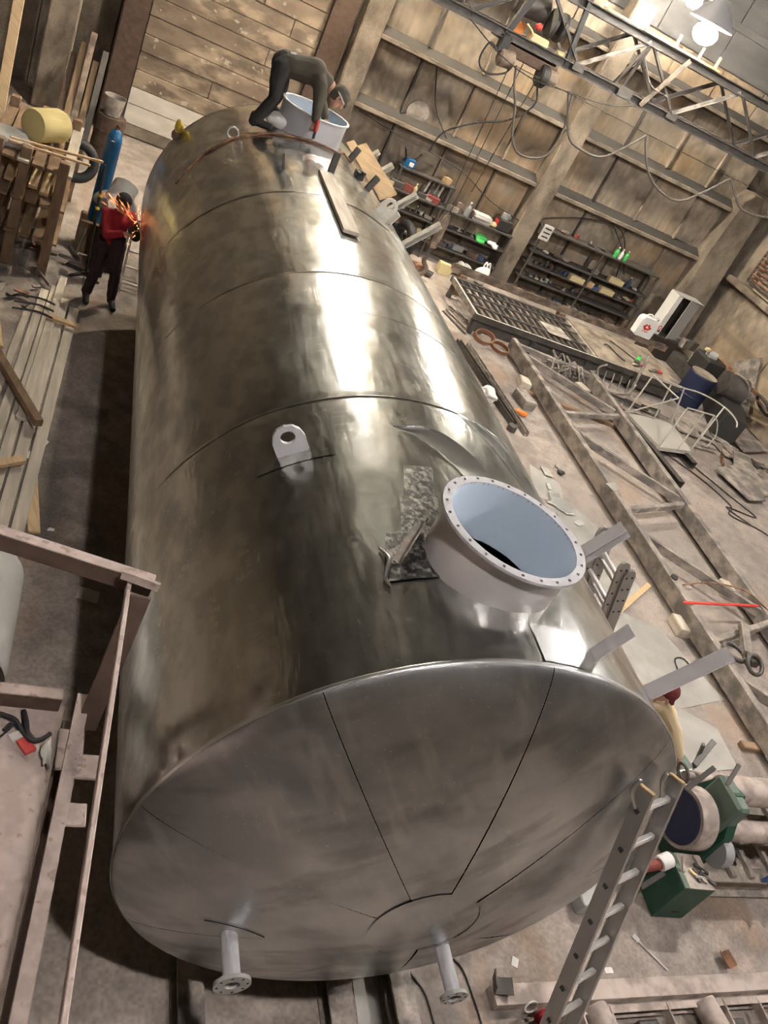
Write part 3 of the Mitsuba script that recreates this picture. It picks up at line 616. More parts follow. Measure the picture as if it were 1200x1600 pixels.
for x in (1.02, 1.38): part(sl, 'rail', bar((x, 12.75, 0), (x, 13.5, 1.02), .03, .05), 'dusty_steel')
for k in range(5): part(sl, 'rung', bar((1.02, 12.85 + .15 * k, .14 + .2 * k), (1.38, 12.85 + .15 * k, .14 + .2 * k), .05, .025), 'rung_alu')
for x in (1.02, 1.38): part(sl, 'leg', bar((x, 14.2, 0), (x, 13.5, 1.02), .025, .04), 'dusty_steel')
for i, (x, y, a, s) in enumerate(((.33, 9.0, 20, .05), (.34, 8.35, 70, .07), (.21, 8.05, 110, .09), (.55, 6.9, 10, .04))):
    one('paper_scrap', mv(plate([(-s, -s * .5), (s * .8, -s * .6), (s, s * .3), (-s * .2, s * .7)], 0, .004), tr(x, y, .001), rot(a)), 'white_paint', ('farthest', 'second farthest', 'third farthest', 'nearest')[i] + ' white paper scrap on the floor beside the grey boards', 'paper', 'paper scraps beside the boards')
one('metal_offcut', plate([(.86, 6.0), (1.06, 5.96), (1.08, 6.12), (.88, 6.16)], 0, .004), 'floor_sheet', 'square metal offcut in the dark shadow left of the tank', 'sheet')
# curved galvanised sheet roll, lower left
def arc_sheet(c, r, a0, a1, y0, y1, t=.004, n=24):
    V, F = [], []
    for y in (y0, y1):
        for rr in (r, r - t):
            for a in np.radians(np.linspace(a0, a1, n)): V.append((c[0] + rr * math.sin(a), y, c[1] + rr * math.cos(a)))
    id_ = lambda q, rr, j: (q * 2 + rr) * n + j
    for j in range(n - 1):
        for q, k in (((0, 0), (1, 0)), ((1, 1), (0, 1)), ((0, 1), (0, 0)), ((1, 0), (1, 1))):
            A, B, C, D = id_(*q, j), id_(*q, j + 1), id_(*k, j + 1), id_(*k, j); F += [(A, B, C), (A, C, D)]
    return trimesh.Trimesh(np.array(V), np.array(F), process=False)
sr = top('sheet_roll', 'loosely rolled galvanised sheets lying at the left edge', 'sheet metal')
part(sr, 'outer_sheet', arc_sheet((-.12, .48), .47, -150, 120, 4.45, 5.6), 'bright_sheet', smooth=40)
part(sr, 'inner_sheet', arc_sheet((-.14, .44), .40, -170, 160, 4.3, 5.3), 'bright_sheet', smooth=40)
one('sheet_offcut', mv(box(.5, .62, .004, (0, 0, 0), .001), tr(.02, 6.05, .30), rot(9), rot(-6, (0, 1, 0))), 'bright_sheet', 'flat bright sheet above the curved rolls at the left edge', 'sheet metal')
one('sheet_stack', box(.5, .5, .26, (-.02, 6.05, .131), .01), 'gray_wood', 'weathered wooden block under the flat bright sheet', 'block')

# ------------------------------------------------------------------ platform of rusty steel at the lower left
PZ = 2.2
pf = top('rusty_platform', 'rusty steel access platform with railing at the lower left', 'platform')
part(pf, 'deck', plate([(-1.5, -.6), (.276, -.6), (.55, 3.0), (-1.5, 3.0)], PZ - .026, PZ - .014), 'platform_rust')
part(pf, 'edge_beam', prof((.315, -.6, PZ), (.638, 3.06, PZ), [(-.034, -.02), (.034, -.02), (.034, .03), (-.034, .03)]), 'platform_rust')
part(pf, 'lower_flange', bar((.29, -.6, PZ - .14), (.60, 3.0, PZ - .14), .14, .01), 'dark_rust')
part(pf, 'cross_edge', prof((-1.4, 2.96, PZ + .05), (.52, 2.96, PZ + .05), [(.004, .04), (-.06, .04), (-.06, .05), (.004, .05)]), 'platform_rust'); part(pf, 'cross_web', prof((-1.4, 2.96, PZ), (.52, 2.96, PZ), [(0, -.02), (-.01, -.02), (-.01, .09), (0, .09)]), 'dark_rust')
part(pf, 'post', bar((.68, 2.93, PZ - .10), (.715, 3.0, 3.08), .11, .016, up=(0, 1, 0)), 'dark_rust')
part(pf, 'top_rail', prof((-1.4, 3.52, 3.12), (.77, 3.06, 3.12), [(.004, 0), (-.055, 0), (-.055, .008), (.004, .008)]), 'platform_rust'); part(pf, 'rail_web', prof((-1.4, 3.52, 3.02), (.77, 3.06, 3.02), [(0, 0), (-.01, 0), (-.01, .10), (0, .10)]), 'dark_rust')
part(pf, 'rail_joint', prof((.62, 3.10, 3.13), (.80, 3.05, 3.13), [(0, 0), (.06, 0), (.06, .05), (.05, .05), (.05, .01), (0, .01)]), 'platform_rust')
part(pf, 'side_rail', bar((.655, 3.05, 3.09), (.45, .3, 3.10), .022, .055), 'platform_rust')
part(pf, 'gusset', bar((.60, 2.70, PZ + .005), (.66, 2.70, PZ + .005), .16, .02), 'platform_rust')
for y, x, w in ((2.63, .77, .14), (2.36, .70, .12)): part(pf, 'lug_plate', bar((.58, y, PZ - .005), (x, y, PZ - .005), w, .02), 'platform_rust')
part(pf, 'lug_plate', bar((.53, 2.72, PZ), (.66, 2.72, PZ), .24, .02), 'platform_rust')
part(pf, 'post', bar((-1.35, 2.93, PZ - .1), (-1.35, 3.4, 3.1), .06, .02, up=(1, 0, 0)), 'rust')
for x, y in ((.56, 2.84), (-1.4, 2.8), (.26, -.5), (-1.4, -.5)): part(pf, 'leg', prof((x, y, 0), (x, y, PZ - .03), Lsec(.08, .08, .008), up=(0, 1, 0)), 'dark_steel')
part(pf, 'brace', bar((.3, 2.75, 2.1), (-.6, 2.75, .4), .05, .05), 'dark_steel')
one('plastic_rope', [tube([(.24, 2.90, PZ), (.31, 2.86, PZ + .02), (.355, 2.80, PZ + .012), (.40, 2.745, PZ + .02), (.45, 2.755, PZ + .02), (.49, 2.80, PZ + .01)], .012, 8), tube([(.35, 2.93, PZ), (.365, 2.86, PZ + .02), (.38, 2.79, PZ + .02), (.41, 2.75, PZ + .02)], .014, 8), tube([(.27, 2.80, PZ), (.30, 2.84, PZ + .01), (.34, 2.83, PZ + .012)], .010, 6), tube([(.15, 2.66, PZ - .006), (.24, 2.74, PZ), (.31, 2.83, PZ + .01)], .006, 6)], 'black_rubber', 'crumpled black plastic strip on the platform deck', 'strip', smooth=40)
one('plastic_bag', lump((.485, 2.68, PZ + .012), .045, 3, (.5, 1.6, .5), .35), 'dull_white', 'crumpled clear plastic film beside the black strip', 'film', smooth=True)
cb = top('cigarette_pack', 'small red and white packet lying on the platform deck', 'packet')
part(cb, 'box', mv(box(.058, .09, .022, (0, 0, 0), .002), tr(.385, 2.725, PZ - .002), rot(35)), 'red_plastic')
part(cb, 'lid', mv(box(.058, .045, .023, (0, .045, 0), .002), tr(.355, 2.735, PZ - .002), rot(35)), 'white_paint')
for i, x in enumerate(sorted(rg.uniform(-.3, .36) for _ in range(9))): one('pebble', lump((x, rg.uniform(1.5, 2.4), PZ - .008), rg.uniform(.006, .014), i, (1, 1, .7), .2, 1), 'dusty_steel', ORD[i] + ' of the tiny rust chips lying on the platform deck', 'chip', 'chips on the platform deck')
# ------------------------------------------------------------------ right yard: truss, sheets, ladders, stair, scrap
def sq(p0, p1, w, h, **k): return bar(p0, p1, w, h, ch=.012, **k)
ts = top('floor_truss', 'long welded truss of dusty square tubes lying on the right floor', 'truss')
part(ts, 'chord', sq((9.55, 2.6, .23), (9.50, 15.75, .23), .13, .30), 'dusty_steel')
part(ts, 'chord', sq((11.25, 2.6, .23), (11.55, 15.45, .23), .13, .30), 'dusty_steel')
part(ts, 'chord', sq((11.40, 2.6, .19), (11.70, 14.9, .19), .14, .2), 'dusty_steel')
part(ts, 'end_member', sq((9.5, 15.66, .28), (11.6, 15.36, .28), .10, .10), 'dusty_steel')
for k in range(5):
    y = 15.2 - 3.0 * k
    part(ts, 'diagonal', sq((9.6, y, .26), (11.40, y - 1.45, .26), .08, .16), 'dusty_steel')
    if k < 4: part(ts, 'strut', sq((9.62, y - 2.35, .28), (11.40, y - 1.62, .28), .10, .12), 'dusty_steel')
for i, (x, y) in enumerate(((9.5, 14.6), (11.4, 14.9), (9.1, 14.2), (11.45, 8.5), (9.2, 7.3))):
    one('wood_block', mv(box(.24, .34, .16, (0, 0, 0), .01), tr(x + .22 * (1 if x < 10 else -1), y, .081), rot(rg.uniform(-25, 25))), 'gray_wood', 'dusty wooden block against the floor truss, ' + ('inside its far left corner', 'by its far right corner', 'left of its far end', 'right of the red bar', 'left of the red bar')[i], 'block', 'blocks beside the floor truss')
one('tube_support', [sq((9.2, 13.9, .04), (11.9, 13.6, .04), .12, .08)], 'old_wood', 'dark timber bearer under the far part of the floor truss', 'bearer')
one('tube_support', [sq((9.2, 5.2, .04), (11.9, 5.1, .04), .12, .08)], 'old_wood', 'dark timber bearer under the near part of the floor truss', 'bearer')
one('red_bar', sq((9.33, 7.46, .40), (11.17, 7.80, .40), .045, .03), 'red_paint', 'bright red flat bar lying across the floor truss', 'bar')
one('tin_square', mv(box(.28, .2, .004, (0, 0, 0), .001), tr(9.52, 10.35, .384), rot(25)), 'floor_sheet', 'small metal plate lying on the left truss chord', 'plate')
one('dark_puck', lathe([(0, 0), (.055, 0), (.06, .02), (.05, .035), (0, .035)], 16, (9.52, 8.05, .381)), 'black_iron', 'small black disc on the left truss chord', 'disc')
one('stone_lump', lump((8.86, 10.95, .04), .06, 4, (1, 1, .7)), 'black_iron', 'dark lump on the bare floor left of the truss', 'lump', smooth=True)
cl = top('clamp_ring', 'dark worn pulley and clamp set on the truss by the near bracket', 'clamp')
part(cl, 'ring', mv(trimesh.creation.torus(.17, .035, 28, 8), tr(9.72, 6.55, .42)), 'dark_steel', smooth=True)
part(cl, 'ring', mv(trimesh.creation.torus(.14, .03, 28, 8), tr(9.86, 6.28, .49), rot(30, (1, 0, 0))), 'dark_steel', smooth=True)
part(cl, 'arm', sq((9.9, 6.5, .46), (10.3, 7.15, .46), .13, .10), 'dusty_steel')
part(cl, 'body', box(.22, .16, .16, (9.95, 6.42, .44), .03), 'dark_steel')
one('bent_wire', tube([(9.6, 7.9, .40), (10.3, 8.1, .42), (11.0, 8.1, .43), (11.3, 7.9, .40), (11.6, 7.3, .36)], .012, 6), 'rust', 'bent rusty wire lying over the truss', 'wire')
one('steel_channel', prof((8.02, 15.25, .06), (8.30, 12.2, .06), Csec(.14, .1, .012), roll=90), 'dark_steel', 'dark channel lying between the tank and the truss', 'channel')
one('steel_channel', prof((8.30, 15.3, .05), (8.52, 12.0, .05), Csec(.10, .1, .012), roll=90), 'dusty_steel', 'dusty channel beside the dark one along the tank', 'channel')
one('white_bag', lump((7.95, 12.95, .15), .15, 9, (.9, 1.5, .7), .3, 3), 'white_plastic', 'crumpled white bag on the floor beside the tank', 'bag', smooth=True)
one('gear_stub', cyl((8.2, 12.05, .001), (8.2, 12.05, .12), .09, 16), 'dark_steel', 'dark round stub behind the crumpled white bag', 'stub')
one('orange_glove', lump((8.72, 12.85, .05), .13, 12, (1.3, .6, .35), .3, 3), 'orange_paint', 'orange work glove on the floor left of the truss', 'glove', smooth=True)
one('wood_block', mv(box(.3, .5, .2, (0, 0, 0), .015), tr(8.98, 13.35, .101), rot(8)), 'dusty_steel', 'dusty steel block left of the truss above the orange glove', 'block')
# loose galvanised sheets on the floor
for i, (pts, lab) in enumerate((
        ([(7.1, 5.75), (8.45, 5.70), (9.5, 6.0), (9.05, 7.2), (8.4, 7.45), (7.2, 7.4)], 'large galvanised sheet between tank and truss beside the person in beige'),
        ([(7.0, 4.55), (8.92, 4.84), (8.98, 5.45), (8.48, 5.72), (7.1, 5.70)], 'nearest galvanised sheet on the floor below the beige sleeve'),
        ([(7.6, 7.5), (8.4, 7.5), (9.2, 8.05), (8.85, 8.7), (7.5, 8.8)], 'galvanised sheet under the feet of the far standing ladder'),
        ([(7.8, 8.9), (8.75, 8.85), (9.0, 9.5), (8.75, 9.9), (8.0, 9.8)], 'torn galvanised sheet right of the front manhole flange'),
        ([(7.9, 10.0), (8.5, 9.9), (8.7, 10.6), (8.2, 11.0)], 'crumpled bright sheet beyond the front manhole'))):
    one('floor_sheet_metal', plate(pts, .002 + .004 * (i % 2), .006 + .004 * (i % 2)), 'floor_sheet', lab, 'sheet metal')
for i, y in enumerate(sorted(rg.uniform(9.0, 11.2) for _ in range(10))):
    x = rg.uniform(8.0, 8.9); s = rg.uniform(.05, .14)
    one('sheet_scrap', mv(box(s * 2, s * rg.uniform(.5, 1.6), .004, (0, 0, 0), .001), tr(x, y, .03), rot(rg.uniform(0, 90)), rot(rg.uniform(-14, 14), (1, 0, 0))), rg.choice(['floor_sheet', 'white_paint', 'floor_sheet']), NTH[i] + ' of the small bright sheet scraps on the floor beyond the front manhole', 'scrap', 'bright scraps beside the tank')
one('round_lid', lathe([(0, 0), (.2, 0), (.21, .02), (.17, .05), (0, .05)], 28, (8.42, 9.88, .012)), 'pale_gray', 'round grey lid on the torn sheet right of the manhole', 'lid', smooth=40)
one('floor_batten', bar((8.08, 7.22, .03), (9.38, 8.22, .03), .09, .03), 'new_wood', 'brownish batten lying on the sheets below the red bar', 'batten')
one('wire_hoop', tube([(8.85, 6.30, .012), (8.95, 6.62, .014), (9.15, 6.66, .012), (9.22, 6.4, .012)], .012, 6), 'black_iron', 'bent dark wire hoop on the sheet left of the truss', 'wire')
# far aluminium double ladder standing at the tank's right side
l2 = top('double_ladder', 'dark aluminium double ladder with rounded tops leaning on the tank behind the front manhole', 'ladder')
for sec, (dx, dz) in enumerate(((0.0, 0.0), (.085, -.05))):
    for y in (4.36, 4.80):
        f0, f1 = np.array([5.62 + dx, y - .02 * sec, .015]), np.array([4.60 + dx, y - .02 * sec, 3.0 + dz])
        m, L = frame(f0, f1, up=(0, 1, 0)); w = .105
        pg = Polygon([(-w / 2, 0), (w / 2, 0), (w / 2, L - .06), (w * .3, L - .01), (0, L), (-w * .3, L - .01), (-w / 2, L - .06)])
        e = trimesh.creation.extrude_polygon(pg, .026); e.apply_translation([0, 0, -.013]); kk = part(l2, 'rail', mv(e, m), 'aluminium')
        for q in (.03, .16, .29, .42):
            for dd in (-.025, .025): part(kk, 'rivet', mv(cyl((dd, L - q - .05, .013), (dd, L - q - .05, .017), .010, 8, .0005), m), 'black_iron'); part(kk, 'rivet', mv(cyl((dd, L - q - .05, -.017), (dd, L - q - .05, -.013), .010, 8, .0005), m), 'black_iron')
    for q in range(10):
        t = .06 + .094 * q + .03 * sec; p = f0 + (f1 - f0) * (1 - t); part(l2, 'rung', bar((p[0], 4.37 - .02 * sec, p[2]), (p[0], 4.79 - .02 * sec, p[2]), .04, .028), 'rung_alu')
# small steel landing with railings and hoop
st = top('stair_landing', 'pale steel landing with handrails and a curved hoop on the floor', 'stair')
D = [np.array(p) for p in ((11.95, 14.15, .22), (12.20, 12.85, .22), (13.35, 13.15, .22), (13.45, 14.35, .22))]
part(st, 'deck', plate([tuple(p[:2]) for p in D], .19, .215), 'landing_steel')
for a, b in zip(D, D[1:] + D[:1]): part(st, 'deck_edge', prof(a - (0, 0, .05), b - (0, 0, .05), Lsec(.04, .07, .006)), 'landing_steel')
def rl(*pts): return tube(pts, .019, 8, 0)
for (a, b, c, d) in (((11.98, 14.1, .22), (12.28, 14.45, 1.1), (13.15, 14.35, 1.1), (13.42, 14.3, .22)), ((12.2, 12.88, .22), (12.55, 13.25, 1.1), (13.4, 13.35, 1.1), (13.33, 13.2, .22))):
    for q, w in ((a, b), (b, c), (c, d)): part(st, 'rail', rl(q, w), 'landing_steel')
    m1 = (np.array(a) * .55 + np.array(b) * .45); part(st, 'rail', rl((np.array(a) * .4 + np.array(d) * .6), (np.array(b) * .4 + np.array(c) * .6)), 'landing_steel')
part(st, 'rail', rl((12.28, 14.45, 1.1), (12.52, 13.62, 1.1)), 'landing_steel')
part(st, 'rail', rl((11.98, 14.1, .22), (12.52, 13.62, 1.1)), 'landing_steel')
part(st, 'hoop', tube([(13.15, 14.35, 1.1), (13.6, 14.35, 1.12), (14.0, 14.2, 1.12), (14.25, 13.9, 1.1), (14.3, 13.6, 1.05), (14.2, 13.4, 1.0)], .019, 8), 'landing_steel', smooth=True)
part(st, 'hoop', tube([(13.4, 13.35, 1.1), (13.65, 13.4, .95), (13.75, 13.3, .7), (13.7, 13.25, .4)], .016, 8), 'landing_steel', smooth=True)
part(st, 'hoop_strut', rl((14.15, 14.02, 1.11), (13.33, 13.2, .22)), 'landing_steel')
for p0, p1, lab, mt in (((12.0, 14.35, .10), (12.17, 11.7, .10), 'longer dark square tube under the pale landing', 'dark_steel'), ((13.1, 14.0, .10), (13.2, 12.75, .10), 'shorter dark square tube under the pale landing', 'dark_steel')):
    one('square_tube', prof(p0, p1, Csec(.16, .16, .012)), mt, lab, 'tube')
one('rusty_block', bar((11.85, 14.75, .1), (11.98, 14.2, .1), .1, .19), 'rust', 'red-brown steel block at the landing corner', 'block')
# flat cut plates
for i, (pts, z, lab) in enumerate((
        ([(14.3, 11.9), (14.95, 12.1), (16.0, 14.2), (15.5, 14.25), (14.9, 13.4), (14.1, 13.0), (14.0, 12.9)], .10, 'Z-shaped cut steel plate on the far right floor'),
        ([(15.0, 13.85), (15.5, 13.9), (15.7, 14.9), (15.25, 14.95)], .06, 'flat steel strip lying behind the Z-shaped plate'),
        ([(13.9, 14.5), (15.2, 14.4), (15.2, 15.1), (14.2, 15.2)], .03, 'broad dusty plate beyond the landing hoop'),
        ([(15.9, 14.3), (17.3, 14.9), (17.2, 15.3), (15.9, 14.8)], .12, 'wide steel plate at the right edge of the yard'),
        ([(15.2, 12.4), (17.0, 13.3), (16.8, 14.2), (15.4, 13.2)], .04, 'dusty plate right of the Z-shaped plate'))):
    one('steel_plate', plate(pts, z, z + .03), 'dusty_steel', lab, 'plate')
for i, x in enumerate(sorted(rg.uniform(14.2, 16.6) for _ in range(14))):
    y = rg.uniform(13.4, 14.6); a = rg.uniform(0, 180); L = rg.uniform(.3, .9)
    d = np.array([math.cos(math.radians(a)), math.sin(math.radians(a)), 0]) * L / 2; p = np.array([x, y, .04 + .03 * rg.random()])
    one('steel_offcut', prof(p - d, p + d, rg.choice([Lsec(.08, .06, .008), Csec(.12, .06, .008)])), ('dusty_steel', 'rust', 'dark_steel')[i % 3], ORD[i] + (' dusty', ' rusty', ' dark')[i % 3] + ' steel offcut in the pile at the right edge of the yard', 'offcut', 'offcuts on the right of the yard')
for k, pts in enumerate(([(12.6, 13.2, .02), (13.3, 12.4, .02), (13.6, 11.6, .02), (13.3, 11.2, .02), (14.0, 10.9, .02), (14.3, 10.4, .02)], [(13.4, 12.9, .02), (13.9, 12.0, .02), (14.2, 11.4, .02), (13.4, 11.5, .02), (13.8, 11.0, .02)])):
    one('floor_cable', tube(pts, .013, 6), 'cable_black', ('longer', 'shorter')[k] + ' thin cable snaking on the floor below the landing', 'cable')
one('floor_cable', tube([(10.6, 17.1, .02), (11.6, 16.0, .03), (12.4, 15.3, .02), (13.4, 14.9, .02), (14.4, 14.4, .02)], .012, 6), 'cable_black', 'thin dark cable from the welding table past the landing', 'cable')
# reinforcing scrap heap in front of the table
hp = [tube([(x, y, .05 + .2 * rg.random()), (x + rg.uniform(-.3, .3), y + rg.uniform(-.3, .3), .25 + .15 * rg.random()), (x + rg.uniform(-.3, .3), y + rg.uniform(-.3, .3), .05)], .022, 6, 4) for x, y in [(rg.uniform(10.5, 11.6), rg.uniform(15.3, 15.75)) for _ in range(34)]]
one('bent_scrap', hp, 'dusty_steel', 'tangled heap of bent grey rods in front of the welding table', 'scrap', kind='stuff')
cg = top('curved_grille', 'grey curved rib frame standing against the welding table', 'frame')
part(cg, 'arc', tube([(12.0, 15.55, .08), (11.9, 15.75, .35), (12.1, 15.8, .5)], .025, 6), 'dusty_steel')
part(cg, 'arc', tube([(12.0, 15.5, .08), (12.4, 15.42, .05), (12.8, 15.45, .12), (13.0, 15.6, .34)], .03, 6), 'dusty_steel')
for k in range(4): part(cg, 'rib', bar((12.05 + .24 * k, 15.48, .08), (12.05 + .24 * k, 15.62, .42), .03, .02), 'dusty_steel')
for i in range(7):
    x, y = 12.1 + .25 * i, 15.0 + .05 * (i % 3); p = np.array([x, y, .05 + .04 * (i % 2)]); d = np.array([.5, -.18 + .1 * (i % 3), 0])
    one('angle_offcut', prof(p - d * .6, p + d * .6, Lsec(.06, .05, .006)), ('dusty_steel', 'dark_steel')[i % 2], ORD[i] + ' length of angle steel lying below the welding table front', 'offcut', 'angle lengths by the welding table')
# belt / strap loops
b = top('rusty_strap', 'red-brown coiled steel strap on the floor left of the welding table', 'strap')
for k, (c, r, a) in enumerate((((8.75, 15.65, .2), .22, 20), ((9.15, 15.5, .14), .16, -40), ((9.75, 15.35, .14), .20, 60))):
    m = pipe((0, 0, -.05), (0, 0, .05), r, r - .02, 22); m.apply_transform(scl(1.4, .8, 1)); part(b, 'loop', mv(m, tr(*c), rot(a), rot(28, (1, 0, 0))), 'brown_leather', smooth=40)
for i in range(9):
    p = np.array([8.3 + .12 * i, 16.4 + .22 * (i % 4), .02 + .02 * (i % 3)]); d = np.array([.25, -.75 + .1 * i, .0])
    one('flat_bar', bar(p - d * .6, p + d * .6, .06, .02), ('dark_steel', 'dusty_steel')[i % 2], ORD[i] + ' flat bar in the loose bundle between tank and welding table', 'bar', 'flat bars near the tank')

# ------------------------------------------------------------------ green bending machine
gm = top('bending_machine', 'green plate-bending machine with long steel rolls and a big flywheel', 'machine')
part(gm, 'end_frame', mv(trimesh.creation.extrude_polygon(Polygon([(-.28, 0), (.34, 0), (.34, .75), (.2, 1.12), (-.05, 1.18), (-.28, .8)]), .12), tr(6.92, 3.62, 0), rot(90, (0, 0, 1)), rot(90, (1, 0, 0))), 'machine_green')
part(gm, 'end_cap', box(.16, .42, .5, (6.96, 3.62, .92), .03), 'machine_green_pale')
fw = part(gm, 'flywheel', lathe([(0, 0), (.05, 0), (.09, .01), (.26, .01), (.30, .0), (.31, .02), (.31, .2), (.29, .22), (0, .22)], 40, (6.60, 3.62, .70), (1, 0, 0)), 'dusty_iron', smooth=35)
part(fw, 'web', lathe([(0, -.012), (.255, -.012), (.262, 0), (0, 0)], 40, (6.602, 3.62, .70), (1, 0, 0)), 'drum_blue')
part(gm, 'roll', cyl((7.02, 3.78, .98), (9.3, 3.78, .98), .145, 28, .01), 'dusty_iron', smooth=40)
part(gm, 'roll', cyl((7.02, 3.48, .74), (9.3, 3.48, .74), .11, 28, .01), 'dusty_iron', smooth=40)
part(gm, 'roll', cyl((7.02, 4.02, .74), (9.3, 4.02, .74), .11, 28, .01), 'dusty_iron', smooth=40)
for y in (3.25, 4.05): part(gm, 'bed_beam', prof((6.9, y, .18), (9.4, y, .18), Isec(.16, .3, .02)), 'dusty_steel')
for x in (7.35, 7.62, 7.95, 8.4): part(gm, 'cross_rib', bar((x, 3.2, .36), (x + .06, 4.1, .36), .06, .05), 'dusty_steel')
for x in (7.75, 7.95): part(gm, 'blue_bracket', mv(trimesh.creation.extrude_polygon(Polygon([(0, 0), (.16, 0), (.08, .24)]), .03), tr(x, 3.2, .34), rot(90, (1, 0, 0))), 'blue_plastic')
gb = part(gm, 'gearbox', trimesh.convex.convex_hull(np.array([(x, y, z) for x, y in ((6.39, 2.975), (6.77, 2.96), (6.79, 3.31), (6.41, 3.34)) for z in (.01, .535)])), 'machine_green')
part(gb, 'lid', plate([(6.39, 2.975), (6.45, 2.975), (6.47, 3.30), (6.41, 3.34)], .535, .55), 'machine_green_pale')
part(gb, 'top', plate([(6.45, 2.975), (6.77, 2.96), (6.79, 3.31), (6.47, 3.33)], .535, .545), 'dusty_steel')
part(gb, 'bolt', cyl((6.42, 3.15, .55), (6.42, 3.15, .553), .02, 12, .001), 'black_iron')
part(gb, 'slot', box(.1, .004, .03, (6.60, 2.966, .12), .001), 'black_iron')
for i, x in enumerate(sorted(rg.uniform(6.5, 6.74) for _ in range(9))):
    y = rg.uniform(3.02, 3.26); a = rg.uniform(0, 180); d = np.array([math.cos(math.radians(a)), math.sin(math.radians(a)), 0]) * rg.uniform(.03, .10)
    one('bolt_offcut', bar(np.array([x, y, .56]) - d, np.array([x, y, .565]) + d, .03, .02), rg.choice(['cream_plastic', 'dusty_steel', 'dark_steel', 'dusty_steel']), ORD[i] + ' of the loose metal pieces on top of the green gearbox', 'offcut', 'pieces on the green gearbox')
part(gm, 'gear', lathe([(0, 0), (.15, 0), (.16, .03), (.15, .12), (0, .12)], 24, (6.98, 3.34, .58), (1, 0, 0)), 'gray_plastic', smooth=30)
part(gm, 'motor', lathe([(0, 0), (.07, 0), (.075, .01), (.075, .12), (.05, .14), (0, .14)], 20, (6.24, 3.22, .52), (.8, .2, .3)), 'white_plastic', smooth=35)
part(gm, 'motor_mount', cyl((6.10, 3.22, .45), (6.25, 3.22, .52), .05, 16), 'dull_red')
for p0, p1, w in (((6.55, 3.75, .95), (6.78, 3.85, 1.22), .05), ((6.78, 4.0, 1.0), (6.70, 4.05, 1.3), .05), ((6.6, 3.9, 1.15), (6.95, 4.15, 1.25), .06), ((6.9, 3.7, 1.15), (7.05, 3.85, 1.3), .04), ((6.1, 3.1, .3), (6.38, 3.2, .4), .05), ((6.05, 3.35, .25), (6.3, 3.5, .6), .07)):
    part(gm, 'lever', bar(p0, p1, w, .03), 'dark_steel')
part(gm, 'handwheel', mv(trimesh.creation.torus(.09, .016, 24, 8), tr(6.52, 3.88, 1.05), rot(70, (0, 1, 0))), 'dark_steel', smooth=True)
part(gm, 'cylinder_knob', cyl((6.52, 3.85, 1.05), (6.62, 3.85, 1.06), .045, 14), 'dusty_steel', smooth=30)
one('steel_rod', tube([(8.05, 5.0, .02), (7.9, 4.3, .02), (7.6, 4.0, .03)], .012, 6, 3), 'black_iron', 'thin dark rod on the floor behind the bending machine', 'rod')
one('junk_box', box(.28, .22, .16, (5.62, 3.1, .081), .01), 'pale_gray', 'grey metal box on the floor under the tank edge behind the ladder', 'box')
one('scrap_block', [box(.2, .4, .2, (5.45, 3.35, .101), .01)], 'black_iron', 'black block in the tank shadow behind the ladder', 'block')
for i, x in enumerate(sorted(rg.uniform(5.85, 6.3) for _ in range(8))):
    y = rg.uniform(3.3, 3.9)
    one('machine_part', mv(box(rg.uniform(.08, .2), rg.uniform(.08, .2), rg.uniform(.05, .2), (0, 0, 0), .01), tr(x, y, .101), rot(rg.uniform(0, 90))), rg.choice(['dark_steel', 'dusty_steel', 'black_iron']), ORD[i] + ' oily machine part in the heap left of the flywheel', 'part', 'parts beside the flywheel')

# front aluminium ladder
lf = top('front_ladder', 'tall aluminium ladder leaning on the front right of the tank', 'ladder')
u = unit((.945, .32, 0)); P1 = np.array([3.70, 2.185, 2.90]); ax = unit((-.0335, .079, .262)); wd = .30
b0 = P1 - ax * (P1[2] / ax[2] - .02) - u * wd / 2; t0 = P1 + ax * .14 - u * wd / 2
for s in (0, 1):
    k = part(lf, 'rail', prof(b0 + u * wd * s, t0 + u * wd * s, [(-.014, -.05), (.014, -.05), (.014, -.044), (-.008, -.044), (-.008, .044), (.014, .044), (.014, .05), (-.014, .05)] if s == 0 else [(.014, -.05), (-.014, -.05), (-.014, -.044), (.008, -.044), (.008, .044), (-.014, .044), (-.014, .05), (.014, .05)], up=tuple(np.cross(u, ax))), 'aluminium')
    part(k, 'end_cap', bar(t0 + u * wd * s, t0 + u * wd * s + ax * .012, .03, .10, up=tuple(np.cross(u, ax))), 'brass')
    for q in range(10):
        p = t0 - ax * (.14 + .275 * q) + u * (wd * s - (.016 if s == 0 else -.016)); part(k, 'rung_end', bar(p, p + u * (.004 if s else -.004), .03, .03), 'black_iron')
for q in range(10):
    p = t0 - ax * (.14 + .275 * q); part(lf, 'rung', bar(p, p + u * wd, .034, .034, up=tuple(ax)), 'rung_alu')
part(lf, 'hook', tube([t0 + u * .0 - ax * .12 + np.array([-.03, .0, .0]), t0 - ax * .04 + np.array([-.09, .02, .02]), t0 + np.array([-.07, .03, .06])], .014, 8), 'zinc', smooth=True)
part(lf, 'hook', tube([t0 + u * .22 - ax * .1, t0 + u * .20 - ax * .02 + np.array([-.03, .02, .02]), t0 + u * .2 + np.array([-.02, .03, .05])], .014, 8), 'zinc', smooth=True)

